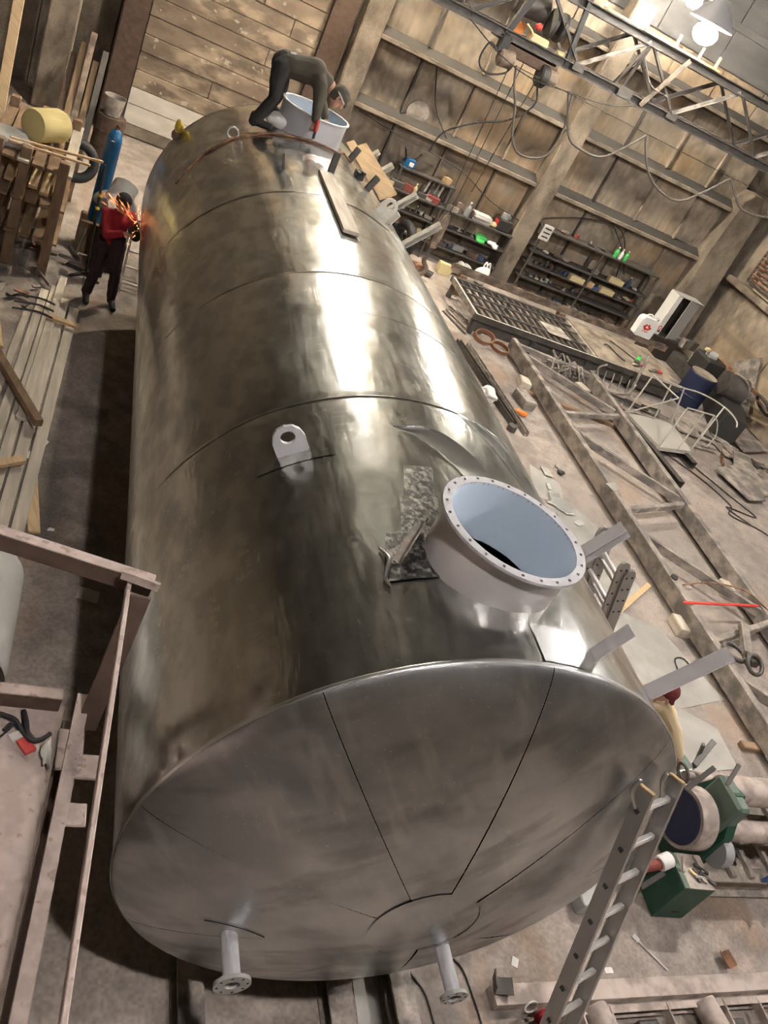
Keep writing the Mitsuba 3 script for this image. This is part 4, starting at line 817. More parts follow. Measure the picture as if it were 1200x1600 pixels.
# roller bed and floor beam across the front
one('floor_beam', bar((4.28, 2.30, .05), (9.0, 2.345, .05), .16, .10), 'dusty_iron', 'long rusty floor beam running across the bottom right corner', 'beam')
rb = top('roller_bed', 'low roller bed with cream rollers at the bottom edge', 'roller bed')
part(rb, 'rail', prof((4.9, 2.12, .12), (9.0, 2.16, .12), Csec(.06, .12, .008)), 'dusty_iron')
part(rb, 'rail', prof((4.9, 1.80, .12), (9.0, 1.84, .12), Csec(.06, .12, .008)), 'dusty_iron')
for x in (5.02, 5.32, 5.95, 6.62, 7.05): part(rb, 'cross_bar', bar((x, 1.75, .14), (x, 2.16, .14), .02, .10), 'dusty_iron')
for x in (5.20, 6.42): part(rb, 'roller', cyl((x - .04, 2.16, .17), (x + .02, 1.86, .17), .105, 24, .012), 'cream_plastic' if False else 'dusty_iron', smooth=35)
for x, y in ((4.7, 1.95), (5.75, 1.95), (6.75, 1.92)): part(rb, 'foot', box(.22, .22, .10, (x, y, .051), .01), 'dark_steel')
one('red_lever', lump((4.72, 2.12, .09), .08, 21, (1.2, .8, .8), .25), 'cloth_red', 'dark red lump beside the ladder foot at the bottom edge', 'lump', smooth=True)
one('wire_loop', mv(trimesh.creation.torus(.055, .008, 24, 6), tr(4.60, 2.20, .10), rot(70, (1, 0, 0))), 'white_plastic', 'white wire loop beside the ladder foot', 'loop', smooth=True)
pl = top('pliers', 'pliers with blue-black handles on the floor left of the ladder foot', 'pliers')
part(pl, 'handle', tube([(4.73, 2.395, .012), (4.79, 2.36, .014), (4.84, 2.365, .012)], .012, 8), 'drum_blue')
part(pl, 'handle', tube([(4.73, 2.405, .012), (4.79, 2.40, .014), (4.84, 2.385, .012)], .012, 8), 'drum_blue')
part(pl, 'jaw', bar((4.64, 2.41, .01), (4.73, 2.40, .01), .02, .012), 'zinc')
one('white_card', mv(box(.085, .06, .003, (0, 0, 0), .001), tr(4.65, 2.585, .004), rot(60)), 'white_paint', 'small white card on the floor below the right nozzle', 'card')
one('white_tape', [bar((5.50, 2.545, .006), (5.62, 2.60, .006), .03, .006), mv(box(.09, .05, .003, (0, 0, 0), .001), tr(5.62, 2.50, .004))], 'white_paint', 'torn white tape pieces on the floor right of the ladder', 'tape')
one('clear_tube', [bar((6.10, 2.74, .008), (6.30, 2.48, .008), .025, .012), bar((6.06, 2.80, .008), (6.10, 2.74, .008), .06, .01)], 'pale_gray', 'thin pale spatula lying on the floor right of the ladder', 'spatula')
one('angle_clip', prof((7.04, 2.62, .03), (7.05, 2.47, .03), Lsec(.09, .09, .008), roll=45), 'rust', 'small steel angle clip standing on the floor at the right edge', 'angle')
one('angle_piece', prof((4.28, 2.30, .10), (4.31, 2.43, .10), Lsec(.16, .14, .01), roll=20), 'dark_steel', 'dark steel angle standing below the right nozzle', 'angle')
for i, pts in enumerate(([(3.36, 2.56, .008), (3.40, 2.36, .01), (3.42, 2.1, .008)], [(3.58, 2.58, .008), (3.66, 2.46, .01), (3.72, 2.34, .01), (3.74, 2.1, .008)], [(4.05, 2.62, .008), (4.12, 2.5, .01), (4.16, 2.1, .01)])):
    one('floor_hose', tube(pts, .008, 6), 'black_rubber', ('left', 'middle', 'right')[i] + ' of three thin black cables running out from under the tank front', 'cable')
one('wire_piece', tube([(4.02, 2.62, .006), (3.98, 2.5, .006), (4.0, 2.44, .006)], .005, 5), 'rung_alu', 'short bright wire on the floor left of the right nozzle', 'wire')
one('floor_plate', plate([(3.10, 1.9), (3.55, 1.9), (3.52, 2.62), (3.12, 2.62)], .001, .006), 'floor_sheet', 'worn plate on the floor under the tank front', 'plate')
# ------------------------------------------------------------------ shelves along the back wall and what stands on them
rg = random.Random(23)
def shelf(name, x0, x1, zs, y0, y1, label, mat='ledge_dirt', n_up=3, zb=0.0):
    k = top(name, label, 'shelf')
    for z in zs: part(k, 'board', box(x1 - x0, y1 - y0, .04, ((x0 + x1) / 2, (y0 + y1) / 2, z - .02), .005), mat)
    for x in np.linspace(x0 + .03, x1 - .03, n_up):
        for y in (y0 + .03, y1 - .03): part(k, 'upright', box(.05, .05, max(zs) - .041 - zb, (x, y, (max(zs) - .04 + zb) / 2), .004), 'dark_steel')
    return k
def bottle_mesh(x, y, z, r, h):
    return lathe([(0, 0), (r * .9, 0), (r, .01), (r, h * .62), (r * .75, h * .74), (r * .32, h * .84), (r * .32, h), (0, h)], 16, (x, y, z))
def item(kind, x, y, z, s, mat, label, group, a=0):
    """One thing on a shelf; z is the board's top."""
    z += .0006
    if kind == 'can': return one('tin_can', lathe([(0, 0), (s * .48, 0), (s * .5, .006), (s * .5, s * 1.1), (s * .47, s * 1.11), (s * .45, s * 1.06), (0, s * 1.06)], 18, (x, y, z)), mat, label, 'can', group, smooth=35)
    if kind == 'bottle':
        k = top('plastic_bottle', label, 'bottle', group); h = s * 1.9
        part(k, 'body', bottle_mesh(x, y, z, s * .42, h), mat, smooth=40)
        part(k, 'cap', cyl((x, y, z + h), (x, y, z + h + .03), s * .17, 10), 'white_plastic'); return k
    if kind == 'box':
        k = top('carton', label, 'box', group); w, d, h = s * 1.3, s, s * .9
        part(k, 'body', mv(box(w, d, h, (0, 0, h / 2), .004), tr(x, y, z), rot(a)), mat)
        part(k, 'flap', mv(box(w * .96, d * .45, .006, (0, -d * .26, h + .004), .001), tr(x, y, z), rot(a), rot(3, (0, 1, 0))), mat); return k
    if kind == 'tray':
        w, d, h = s * 2.4, s * 1.1, s * .75; pc = [box(w, d, .012, (0, 0, .006), .002)] + [box(w, .012, h, (0, q * (d / 2 - .006), h / 2), .002) for q in (-1, 1)] + [box(.012, d - .024, h, (q * (w / 2 - .006), 0, h / 2), .002) for q in (-1, 1)]
        k = top('storage_tray', label, 'tray', group); q = part(k, 'base', mv(pc[0], tr(x, y, z), rot(a)), mat)
        for pp in pc[1:]: part(k, 'side', mv(pp, tr(x, y, z), rot(a)), mat)
        return k
    if kind == 'rag': return one('rag', lump((x, y, z + s * .33), s * .6, rg.randrange(999), (1.5, .8, .6), .35, 3), mat, label, 'rag', group, smooth=True)
    if kind == 'toolbox':
        k = top('tool_case', label, 'tool case', group)
        part(k, 'body', mv(box(s * 1.9, s, s * .8, (0, 0, s * .4), .012), tr(x, y, z), rot(a)), mat)
        part(k, 'handle', tube([(x - s * .4, y, z + s * .8), (x - s * .3, y, z + s * 1.05), (x + s * .3, y, z + s * 1.05), (x + s * .4, y, z + s * .8)], .012, 6), 'black_iron'); return k
    m = [box(s * rg.uniform(.8, 1.6), s * .7, s * .35, (0, 0, s * .175), .01), cyl((-s * .2, 0, s * .35), (-s * .2, 0, s * .75), s * .2, 12)]
    k = top('metal_part', label, 'machine part', group)
    part(k, 'body', mv(m[0], tr(x, y, z), rot(a)), mat); part(k, 'boss', mv(m[1], tr(x, y, z), rot(a)), 'dusty_steel', smooth=30); return k
COL = [('dusty_steel', 'dusty grey'), ('dark_steel', 'dark'), ('dark_rust', 'dark rusty'), ('brown_steel', 'brown'), ('dull_white', 'dull white'), ('gray_plastic', 'grey'), ('dull_cream', 'dull cream'), ('dull_blue', 'dark blue'), ('dull_red', 'dull red'), ('dark_steel', 'blackish'), ('black_iron', 'black'), ('dark_rust', 'rust-dark')]
NAMES = {'can': 'tin can', 'bottle': 'plastic bottle', 'box': 'carton', 'tray': 'open tray', 'rag': 'crumpled rag', 'toolbox': 'tool case', 'part': 'machine part'}
def fill(where, x0, x1, y, z, n, kinds, smin=.10, smax=.2, skip=()):
    for i in range(n):
        x = x0 + (x1 - x0) * (i + .5 + rg.uniform(-.25, .25)) / n
        if any(a < x < b for a, b in skip): continue
        kd = rg.choice(kinds); mt, cn = rg.choice(COL)
        item(kd, x, y + rg.uniform(-.08, .08), z, rg.uniform(smin, smax), mt, f'{cn} {NAMES[kd]}, {ORD[min(i, 14)]} from the left on the {where}', f'things on the {where}', rg.uniform(-25, 25))
ALL = ['can', 'bottle', 'box', 'part', 'part', 'toolbox', 'rag', 'tray']
shelf('wall_shelf', 6.2, 10.5, (1.36, .93, .45), 20.05, 20.6, 'long dark shelf with junk between the two concrete columns')
shelf('wall_shelf', 11.2, 15.2, (1.88, 1.25, .90, .52), 20.05, 20.6, 'four-tier shelf full of junk right of the middle column', n_up=3)
shelf('small_rack', 7.0, 8.55, (1.86,), 20.22, 20.58, 'small rack standing on the left shelf with pipes below it', n_up=2, zb=1.361)
fill('left upper shelf', 6.3, 8.2, 20.3, 1.36, 11, ALL); fill('left upper shelf, right half', 8.6, 10.4, 20.3, 1.36, 10, ALL)
fill('left middle shelf', 6.3, 8.3, 20.3, .93, 11, ALL, .08, .16); fill('left middle shelf, right half', 8.6, 9.6, 20.3, .93, 5, ['part', 'can', 'rag'], .08, .14)
fill('left bottom shelf', 6.4, 10.2, 20.25, .45, 12, ['part', 'toolbox', 'box'], .12, .2)
fill('right shelf top board', 11.4, 13.4, 20.3, 1.88, 5, ['part', 'can', 'rag'], .08, .15)
fill('right shelf second board', 11.4, 12.6, 20.3, 1.25, 5, ['part', 'rag', 'can'], .09, .16); fill('right shelf second board, right half', 13.3, 15.0, 20.3, 1.25, 5, ALL, .09, .17, skip=((13.8, 14.35),))
fill('right shelf third board', 11.35, 12.7, 20.28, .90, 8, ['box', 'can', 'bottle', 'rag'], .07, .13); fill('right shelf third board, right half', 14.2, 15.1, 20.28, .90, 4, ['part', 'rag'], .09, .14)
fill('right shelf bottom board', 11.4, 13.2, 20.28, .52, 10, ['part', 'part', 'can', 'rag'], .09, .15)
fill('floor under the right shelf', 11.4, 15.0, 20.2, 0.0, 7, ['part', 'toolbox', 'box'], .16, .26)
for x, mt, lb in ((13.62, 'green_plastic', 'left of two bright green bottles on the top right shelf'), (13.78, 'white_plastic', 'whitish bottle between the two green bottles'), (13.96, 'green_plastic', 'right of two bright green bottles on the top right shelf')):
    item('bottle', x, 20.2, 1.88, .14, mt, lb, None)
for x, z, lb in ((12.9, .90, 'left cream tray on the third board of the right shelf'), (13.95, .90, 'right cream tray on the right shelf third board'), (14.05, 1.25, 'cream tray on the right shelf second board')):
    item('tray', x, 20.16, z, .19, 'dull_cream', lb, None)
item('box', 13.36, 20.15, .90, .16, 'cardboard', 'brown carton between the two cream trays', None)
item('toolbox', 13.6, 20.15, .90, .10, 'blue_plastic', 'blue case beside the brown carton between the trays', None)
item('rag', 9.75, 20.15, .93, .22, 'green_plastic', 'bright green rag heaped on the left middle shelf', None)
item('rag', 10.15, 20.1, .93, .20, 'white_plastic', 'white cloth beside the bright green rag', None)
item('bottle', 6.55, 20.15, .93, .17, 'blue_plastic', 'light blue bottle on the left middle shelf near the tank', None)
item('bottle', 7.0, 20.15, .93, .17, 'orange_paint', 'orange bottle on the left middle shelf', None)
c = top('teal_carton', 'teal and white carton with open flaps on the small rack', 'box')
part(c, 'body', box(.26, .2, .2, (7.2, 20.4, 1.961), .004), 'blue_paint'); part(c, 'label', box(.12, .004, .1, (7.24, 20.298, 1.96), .001), 'white_plastic')
for s in (-1, 1): part(c, 'flap', mv(box(.012, .2, .22, (0, 0, .11), .002), tr(7.2 + .13 * s, 20.4, 2.06), rot(28 * s, (0, 1, 0))), 'dark_steel')
one('carton', box(.2, .16, .14, (8.3, 20.42, 1.931), .004, rz=20), 'cardboard', 'brown carton at the right end of the small rack', 'box')
for i in range(5): one('steel_pipe', cyl((7.9 + .13 * i, 20.5, 1.361), (7.92 + .13 * i, 20.45, 1.80), .03, 12), ('white_paint', 'dusty_steel', 'gray_plastic', 'white_paint', 'dark_steel')[i], ORD[i] + ' of the short pipes standing under the small rack', 'pipe')
pc = top('paper_stack', 'stack of pale ledgers and white sheets on the left shelf near the column', 'paper stack')
for i in range(4): part(pc, 'ledger', mv(box(.5, .3, .045, (0, 0, 0), .004), tr(9.55, 20.3, 1.385 + .047 * i), rot(4 * (i % 3) - 4)), ('pale_gray', 'dusty_steel', 'white_plastic', 'white_paint')[i])
pm_ = top('chain_pump', 'black and red engine block on the left shelf beside the column', 'engine')
part(pm_, 'block', box(.4, .3, .3, (10.2, 20.3, 1.511), .03), 'black_iron'); part(pm_, 'cap', cyl((10.15, 20.3, 1.66), (10.15, 20.3, 1.8), .1, 16), 'gray_plastic'); part(pm_, 'side_cover', box(.03, .2, .18, (9.99, 20.3, 1.5), .01), 'red_paint')
wh = top('white_crate_end', 'whitish slotted plastic crate hung on the middle column', 'crate')
part(wh, 'panel', box(.30, .04, .40, (11.28, 20.02, 1.80), .006), 'white_paint')
for i in range(3): part(wh, 'slot', box(.20, .01, .035, (11.28, 19.997, 1.69 + .11 * i), .002), 'black_iron')
part(wh, 'bracket', box(.05, .1, .2, (11.12, 20.1, 1.8), .004), 'dark_steel')
# left-over round stain patch and disc on the wall
one('wall_disc', cyl((6.98, 20.66, 3.02), (6.98, 20.692, 3.02), .28, 28), 'dusty_steel', 'pale round disc fixed to the wall panel between the lower and upper ledge', 'disc')
for i, pts in enumerate(([(5.6, 20.55, 2.55), (6.6, 20.4, 2.45), (8.4, 20.4, 2.3), (9.6, 20.4, 1.9), (10.6, 20.3, 1.75)], [(6.9, 20.55, 4.1), (7.3, 20.55, 3.3), (7.9, 20.5, 2.75)], [(11.0, 20.3, 2.0), (12.4, 20.45, 2.45), (13.6, 20.5, 2.5), (14.4, 20.5, 1.5)], [(13.2, 20.5, 2.6), (13.9, 20.4, 2.0), (14.3, 20.45, 1.0)])):
    one('wall_cable', tube(pts, .014, 6), 'cable_black', ('dark cable drooping below the lower ledge left of the middle column', 'thin cable hanging across the ochre wall panel', 'dark cable right of the middle column above the shelf', 'cable hanging down behind the right end of the shelf')[i], 'cable')

# floor-level stuff in front of the left shelf
bg = top('shopping_bag', 'white plastic shopping bag standing in front of the middle column', 'bag')
m = lump((10.05, 19.7, .24), .24, 31, (1.0, .55, 1.0), .18, 3); part(bg, 'body', m, 'white_plastic', smooth=True)
for s in (-1, 1): part(bg, 'handle', tube([(10.0 + .05 * s, 19.7 + .04 * s, .42), (10.05 + .05 * s, 19.7, .62), (10.15 + .05 * s, 19.7 + .04 * s, .42)], .022, 6), 'white_plastic', smooth=True)
one('clear_bag', lump((9.45, 19.75, .2), .22, 37, (1.1, .6, .9), .25, 3), 'pale_gray', 'grey translucent bag full of scraps left of the white shopping bag', 'bag', smooth=True)
yb = top('yellow_box', 'pale yellow cardboard box in front of the left shelf', 'box'); part(yb, 'body', box(.34, .3, .26, (8.9, 19.5, .131), .006, rz=-5), 'cream_plastic'); part(yb, 'flap', box(.30, .1, .006, (8.9, 19.4, .265), .001, rz=-5), 'cardboard')
ml = top('fan_motor', 'orange motor with a round black guard under the left shelf', 'motor')
part(ml, 'body', cyl((6.45, 19.7, .42), (6.75, 19.55, .45), .15, 20), 'orange_paint', smooth=30)
for r in (.12, .2, .27): part(ml, 'guard_ring', mv(trimesh.creation.torus(r, .014, 28, 6), tr(6.95, 19.45, .40), rot(62, (0, 1, 0))), 'dusty_steel', smooth=True)
part(ml, 'stand', box(.5, .4, .26, (6.7, 19.6, .13), .02), 'dark_steel')
one('rubber_tyre', mv(trimesh.creation.torus(.34, .12, 36, 12), tr(7.6, 19.55, .46), rot(14, (0, 0, 1)), rot(82, (0, 1, 0))), 'black_rubber', 'black tyre standing under the left shelf right of the orange motor', 'tyre', smooth=True)
one('coil', [mv(trimesh.creation.torus(.16 + .01 * k, .016, 30, 6), tr(7.25, 19.35, .02 + .03 * k)) for k in range(4)], 'cable_gray', 'coil of grey hose on the floor beside the orange motor', 'hose', kind='stuff')
for i in range(8): 
    x = 6.3 + .28 * i
    one('floor_junk', mv(box(rg.uniform(.12, .3), rg.uniform(.1, .25), rg.uniform(.08, .2), (0, 0, .1), .01), tr(x, 19.0 + rg.uniform(-.2, .2), .002), rot(rg.uniform(0, 90))), rg.choice(['dark_steel', 'rust', 'dusty_steel']), ORD[i] + ' of the dark machine pieces on the floor before the left shelf', 'machine part', 'machine pieces before the left shelf')

# ------------------------------------------------------------------ welding table
wt = top('welding_table', 'long low steel welding table with a grate on its left half', 'table')
TZ = .5
for y in (16.06, 18.0): part(wt, 'long_rail', bar((8.5, y, TZ - .07), (14.6, y, TZ - .07), .08, .14), 'dark_steel')
for x in (8.54, 11.9, 14.56): part(wt, 'cross_rail', bar((x, 16.1, TZ - .07), (x, 17.96, TZ - .07), .08, .14), 'dusty_steel')
part(wt, 'edge_strip', bar((8.5, 16.03, TZ + .005), (14.6, 16.03, TZ + .005), .03, .012), 'pale_steel')
part(wt, 'edge_strip', bar((8.52, 16.05, TZ + .005), (8.52, 17.9, TZ + .005), .03, .012), 'pale_steel')
for k in range(15): part(wt, 'grate_bar', bar((8.75 + .21 * k, 16.1, TZ - .06), (8.75 + .21 * k, 17.96, TZ - .06), .05, .07), 'dark_steel')
for y in (16.6, 17.2, 17.6): part(wt, 'grate_bar', bar((8.6, y, TZ - .02), (11.9, y, TZ - .02), .05, .04), 'dark_steel')
part(wt, 'table_plate', plate([(11.95, 16.02), (14.6, 16.02), (14.6, 18.02), (11.95, 18.02)], TZ, TZ + .015), 'column_concrete')
part(wt, 'loose_plate', plate([(10.7, 16.5), (11.35, 16.5), (11.3, 17.1), (10.65, 17.1)], TZ, TZ + .01), 'dusty_steel')
for x in (8.6, 10.2, 11.8, 13.2, 14.5):
    for y in (16.12, 17.92): part(wt, 'leg', box(.1, .1, TZ - .14, (x, y, (TZ - .14) / 2), .004), 'dark_steel')
part(wt, 'apron', box(6.0, .02, .26, (11.5, 16.12, .22), .003), 'dark_steel')
one('rail_beam', prof((8.55, 18.35, .60), (15.4, 18.35, .60), Csec(.16, .14, .015), roll=90), 'brown_steel', 'long rust-brown rail lying along the back edge of the welding table', 'rail')
for x in (8.9, 11.9, 14.9): one('rail_block', box(.2, .2, .52, (x, 18.35, .261), .01), 'old_wood', f'{"left" if x < 9 else "middle" if x < 12 else "right"} wooden block carrying the long rust-brown rail', 'block')
gr = top('angle_grinder', 'bright green grinder lying on the welding table', 'grinder')
part(gr, 'body', cyl((13.45, 16.62, TZ + .06), (13.62, 16.85, TZ + .07), .06, 16), 'green_plastic', smooth=30); part(gr, 'handle', cyl((13.62, 16.85, TZ + .07), (13.74, 17.0, TZ + .07), .035, 12), 'black_iron'); part(gr, 'guard', cyl((13.40, 16.55, TZ + .02), (13.40, 16.55, TZ + .10), .075, 18), 'dark_steel')
one('tee_bar', tube([(13.05, 17.5, TZ + .03), (13.3, 17.1, TZ + .03), (13.45, 16.75, TZ + .04)], .016, 6, 3), 'black_iron', 'thin dark bar behind the bright green grinder', 'bar')
one('crank_bar', tube([(12.62, 17.05, TZ + .03), (12.7, 17.0, TZ + .06), (12.85, 16.6, TZ + .03), (12.95, 16.4, TZ + .03)], .016, 6, 3), 'black_iron', 'bent dark crank bar on the welding table left of the grinder', 'bar')
for i in range(6): one('table_scrap', lump((13.2 + .18 * i, 16.35 + .06 * (i % 3), TZ + .05), .06, 50 + i, (1.4, 1, .6), .3, 1), ('dusty_steel', 'dark_steel', 'red_plastic')[i % 3], ORD[i] + ' of the small metal scraps beside the grinder on the welding table', 'scrap', 'scraps by the grinder')
one('steel_pole', bar((13.0, 15.6, .02), (13.1, 15.95, 1.0), .06, .05), 'dusty_steel', 'grey bar leaning on the welding table front', 'bar')
# jerrycan with red emblem
jc = top('jerrycan', 'white plastic canister with a red diamond emblem on the rail behind the welding table', 'canister')
JX, JY, JZ = 14.4, 18.36, .685
part(jc, 'body', trimesh.convex.convex_hull(np.array([(JX + x, JY + y, JZ + z) for x, z in ((-.26, .0), (.26, .0), (.28, .03), (.28, .44), (.16, .54), (-.20, .54), (-.28, .46), (-.28, .03)) for y in (-.12, .12)])), 'white_plastic')
part(jc, 'cap', cyl((JX + .2, JY, JZ + .49), (JX + .24, JY, JZ + .58), .05, 14), 'gray_plastic')
part(jc, 'handle', tube([(JX - .18, JY, JZ + .53), (JX - .1, JY, JZ + .6), (JX + .02, JY, JZ + .6), (JX + .1, JY, JZ + .53)], .02, 8), 'white_plastic')
def emb(pts): return mv(trimesh.creation.extrude_polygon(Polygon(pts), .004), tr(JX - .02, JY - .121, JZ + .29), rot(90, (1, 0, 0)))
for pts in ([(-.14, 0), (-.05, .09), (-.01, .05), (-.06, 0), (-.01, -.05), (-.05, -.09)], [(.0, .09), (.06, .09), (.06, .03), (.12, .03), (.14, 0), (.05, -.09), (.01, -.05), (.05, -.01), (.0, .03)], [(-.03, -.02), (.03, -.02), (.0, -.09), (-.06, -.09)]): part(jc, 'emblem', emb(pts), 'red_paint')
part(jc, 'emblem_bar', emb([(-.10, -.13), (.10, -.13), (.10, -.115), (-.10, -.115)]), 'red_paint')
# open white locker
lk = top('open_locker', 'narrow white open locker propped up beside the corner column', 'locker')
LX, LY, LZ = 15.9, 19.2, .62
part(lk, 'side', box(.03, .42, 1.22, (LX - .45, LY + .2, LZ + .61), .004), 'white_paint')
part(lk, 'front_strip', box(.16, .02, 1.22, (LX - .38, LY, LZ + .61), .003), 'white_paint')
part(lk, 'back', box(.9, .02, 1.22, (LX, LY + .41, LZ + .61), .003), 'black_iron')
part(lk, 'top', box(.9, .44, .02, (LX, LY + .2, LZ + 1.22), .003), 'pale_gray')
part(lk, 'base', box(.9, .44, .02, (LX, LY + .2, LZ + .01), .003), 'dark_steel')
part(lk, 'door', bar((LX - .02, LY - .02, LZ + .61), (LX + .45, LY + .12, LZ + .61), 1.22, .02, up=(0, -1, 0)), 'pale_gray')
part(lk, 'mark', mv(trimesh.creation.torus(.05, .012, 20, 6), tr(LX - .38, LY - .014, LZ + .22), rot(90, (1, 0, 0)), scl(1, 1, .3)), 'red_paint')
part(lk, 'mark', box(.08, .004, .05, (LX - .37, LY - .012, LZ + .12), .001), 'black_iron')
one('locker_stand', box(.95, .5, .615, (LX, LY + .2, .308), .01), 'soot_steel', 'dark box under the open white locker', 'box')
for i in range(6):
    x = 16.05 + .12 * i
    one('wall_switchbox', mv(box(.24, .2, .26, (0, 0, 0), .01), tr(16.55 + .05 * (i % 2), 19.6 - .38 * i, .55 + .13 * (i % 3) - .0), rot(10)), ('pale_gray', 'dusty_steel', 'dark_steel')[i % 3], ORD[i] + ' of the small grey boxes heaped right of the open locker', 'box', 'boxes right of the locker')
one('box_bench', box(.5, 2.3, .40, (16.6, 18.75, .2), .01), 'dark_steel', 'dark bench carrying the small grey boxes', 'bench')
dm = top('blue_drum', 'blue drum with a dusty top beyond the landing', 'drum')
part(dm, 'body', lathe([(0, 0), (.36, 0), (.38, .02), (.38, .30), (.395, .32), (.38, .34), (.38, .88), (.36, .9), (0, .9)], 32, (15.35, 16.45, 0)), 'drum_blue', smooth=35); part(dm, 'lid', cyl((15.35, 16.45, .9), (15.35, 16.45, .92), .36, 32), 'column_concrete')
mc = top('old_lathe', 'dark old machine tool in the shadowy right corner', 'machine')
part(mc, 'bed', box(2.6, .6, .7, (16.1, 15.9, .36), .03, rz=62), 'black_iron')
part(mc, 'headstock', box(.7, .7, .5, (16.0, 17.3, .9), .06), 'black_iron')
part(mc, 'drum', cyl((15.75, 16.2, .95), (16.35, 16.0, .95), .33, 24), 'dark_steel', smooth=30)
part(mc, 'wheel', mv(trimesh.creation.torus(.28, .04, 30, 8), tr(16.8, 15.6, .95), rot(40, (0, 1, 0))), 'dark_steel', smooth=True)
part(mc, 'ring', mv(trimesh.creation.torus(.36, .025, 34, 8), tr(16.1, 16.05, 1.02), rot(30), rot(60, (0, 1, 0))), 'dusty_steel', smooth=True)
part(mc, 'guide', bar((16.45, 17.5, 1.08), (17.2, 15.2, .95), .14, .08), 'rust'); part(mc, 'guide', bar((16.25, 17.5, 1.03), (17.0, 15.2, .9), .08, .06), 'dusty_steel')
mt_ = part(mc, 'motor', cyl((15.75, 17.25, 1.17), (16.0, 17.2, 1.2), .12, 18), 'pale_gray', smooth=30); part(mt_, 'terminal_box', box(.12, .1, .08, (15.66, 17.25, 1.3), .01), 'cream_plastic')
one('leaning_sheet', bar((17.30, 16.6, .03), (17.36, 17.6, 1.35), .02, .9, up=(0, .8, -.6)), 'dusty_steel', 'grey metal sheet leaning on the right wall', 'sheet metal')
# ------------------------------------------------------------------ crane girder, hoist, festoon
cg = top('crane_girder', 'lattice crane girder of riveted steel angles crossing under the roof', 'girder')
GY = 17.0
def gz(x, z): return z + (x - 6.5) * .012
for dy in (0, .9):
    Y = GY + dy
    part(cg, 'bottom_chord', prof((3.6, Y, gz(3.6, 5.45)), (17.2, Y, gz(17.2, 5.45)), Isec(.20, .17, .02)), 'dark_steel')
    part(cg, 'top_chord', prof((3.6, Y, gz(3.6, 6.47)), (17.2, Y, gz(17.2, 6.47)), Csec(.16, .16, .02)), 'dark_steel')
    bn = [3.5, 5.9, 8.33, 10.76, 13.2, 15.6]; tn = [4.7, 7.12, 9.55, 12.0, 14.4, 16.8]
    for a, b in zip(bn, tn):
        part(cg, 'lattice_bar', prof((a, Y, gz(a, 5.5)), (b, Y, gz(b, 6.42)), Lsec(.07, .07, .008)), 'dusty_steel' if dy == 0 and a > 8 else 'dark_steel')
    for a, b in zip(bn[1:], tn):
        part(cg, 'lattice_bar', prof((b, Y, gz(b, 6.42)), (a - (.0), Y, gz(a, 5.5)), Lsec(.08, .07, .008)), 'dark_steel')
for x in (9.40, 9.62): part(cg, 'lattice_bar', bar((9.55, GY - .02, gz(9.5, 6.42)), (x - .02, GY + .3, gz(9.5, 5.5)), .06, .05), 'dark_steel')
part(cg, 'gusset', box(.34, .02, .2, (9.52, GY - .10, 5.52), .004), 'dark_steel')
for x in (8.33, 10.76): part(cg, 'gusset', box(.26, .02, .14, (x, GY - .10, gz(x, 5.5)), .004), 'dark_steel')
for a in (5.9, 8.33, 10.76, 13.2): part(cg, 'cross_bar', bar((a, GY, gz(a, 5.45)), (a + .9, GY + .9, gz(a, 5.45)), .07, .07), 'dark_steel')
for i, (x0, x1, y) in enumerate(((8.3, 9.35, 17.0), (9.2, 11.15, 16.95), (9.5, 11.1, 17.25))):
    one('girder_plank', bar((x0, y, gz(x0, 6.575)), (x1, y, gz(x1, 6.575)), .2, .045), 'new_wood', ('leftmost bright plank lying on the crane girder', 'long bright plank on the crane girder below the lamp', 'rear bright plank on the crane girder below the lamp')[i], 'plank')
for i, x in enumerate((9.95, 10.55, 11.0)):
    one('girder_post', bar((x, 16.84, gz(x, 6.56)), (x, 16.84, gz(x, 6.80)), .05, .05), 'new_wood', ('left', 'middle', 'right')[i] + ' of three short wooden stubs on the girder planks', 'stub')
one('hanging_batten', bar((10.45, 16.885, 6.55), (9.95, 16.885, 5.45), .10, .03, up=(0, 1, 0)), 'column_concrete', 'greyish board hanging down in front of the crane girder', 'board')
one('girder_rope', tube([(9.55, 16.95, 6.2), (9.9, 16.8, 5.85), (10.4, 16.8, 5.80), (10.76, 16.90, 5.56)], .014, 6), 'cable_gray', 'pale rope sagging across the crane girder', 'rope')
ht = top('crane_hoist', 'oily electric hoist trolley with motors sitting in the crane girder', 'hoist')
part(ht, 'frame_plate', box(1.35, .5, .10, (7.35, 17.45, 5.36), .01), 'black_iron')
part(ht, 'beam', box(1.2, .22, .18, (7.35, 16.98, 5.24), .02), 'dark_rust')
part(ht, 'motor', cyl((6.72, 16.9, 5.06), (7.02, 16.9, 5.10), .16, 20, .02), 'brown_steel', smooth=30)
part(ht, 'motor_box', box(.2, .2, .3, (6.72, 16.95, 5.28), .02), 'black_iron')
part(ht, 'gear_drum', cyl((7.62, 16.9, 5.10), (7.80, 16.9, 5.11), .21, 26, .03), 'black_iron', smooth=30)
part(ht, 'brake', cyl((7.80, 16.9, 5.14), (8.02, 16.9, 5.15), .14, 20, .02), 'brown_steel', smooth=30)
part(ht, 'control_box', box(.26, .2, .26, (6.92, 17.2, 5.60), .02), 'orange_paint')
part(ht, 'resistor_box', box(.42, .25, .24, (7.40, 17.15, 5.55), .03), 'cream_plastic')
part(ht, 'end_cap', cyl((7.86, 17.1, 5.50), (8.02, 17.1, 5.52), .11, 18), 'cream_plastic', smooth=30)
part(ht, 'rope_drum', cyl((6.75, 17.5, 6.02), (7.45, 17.5, 6.06), .22, 26), 'dark_steel', smooth=30)
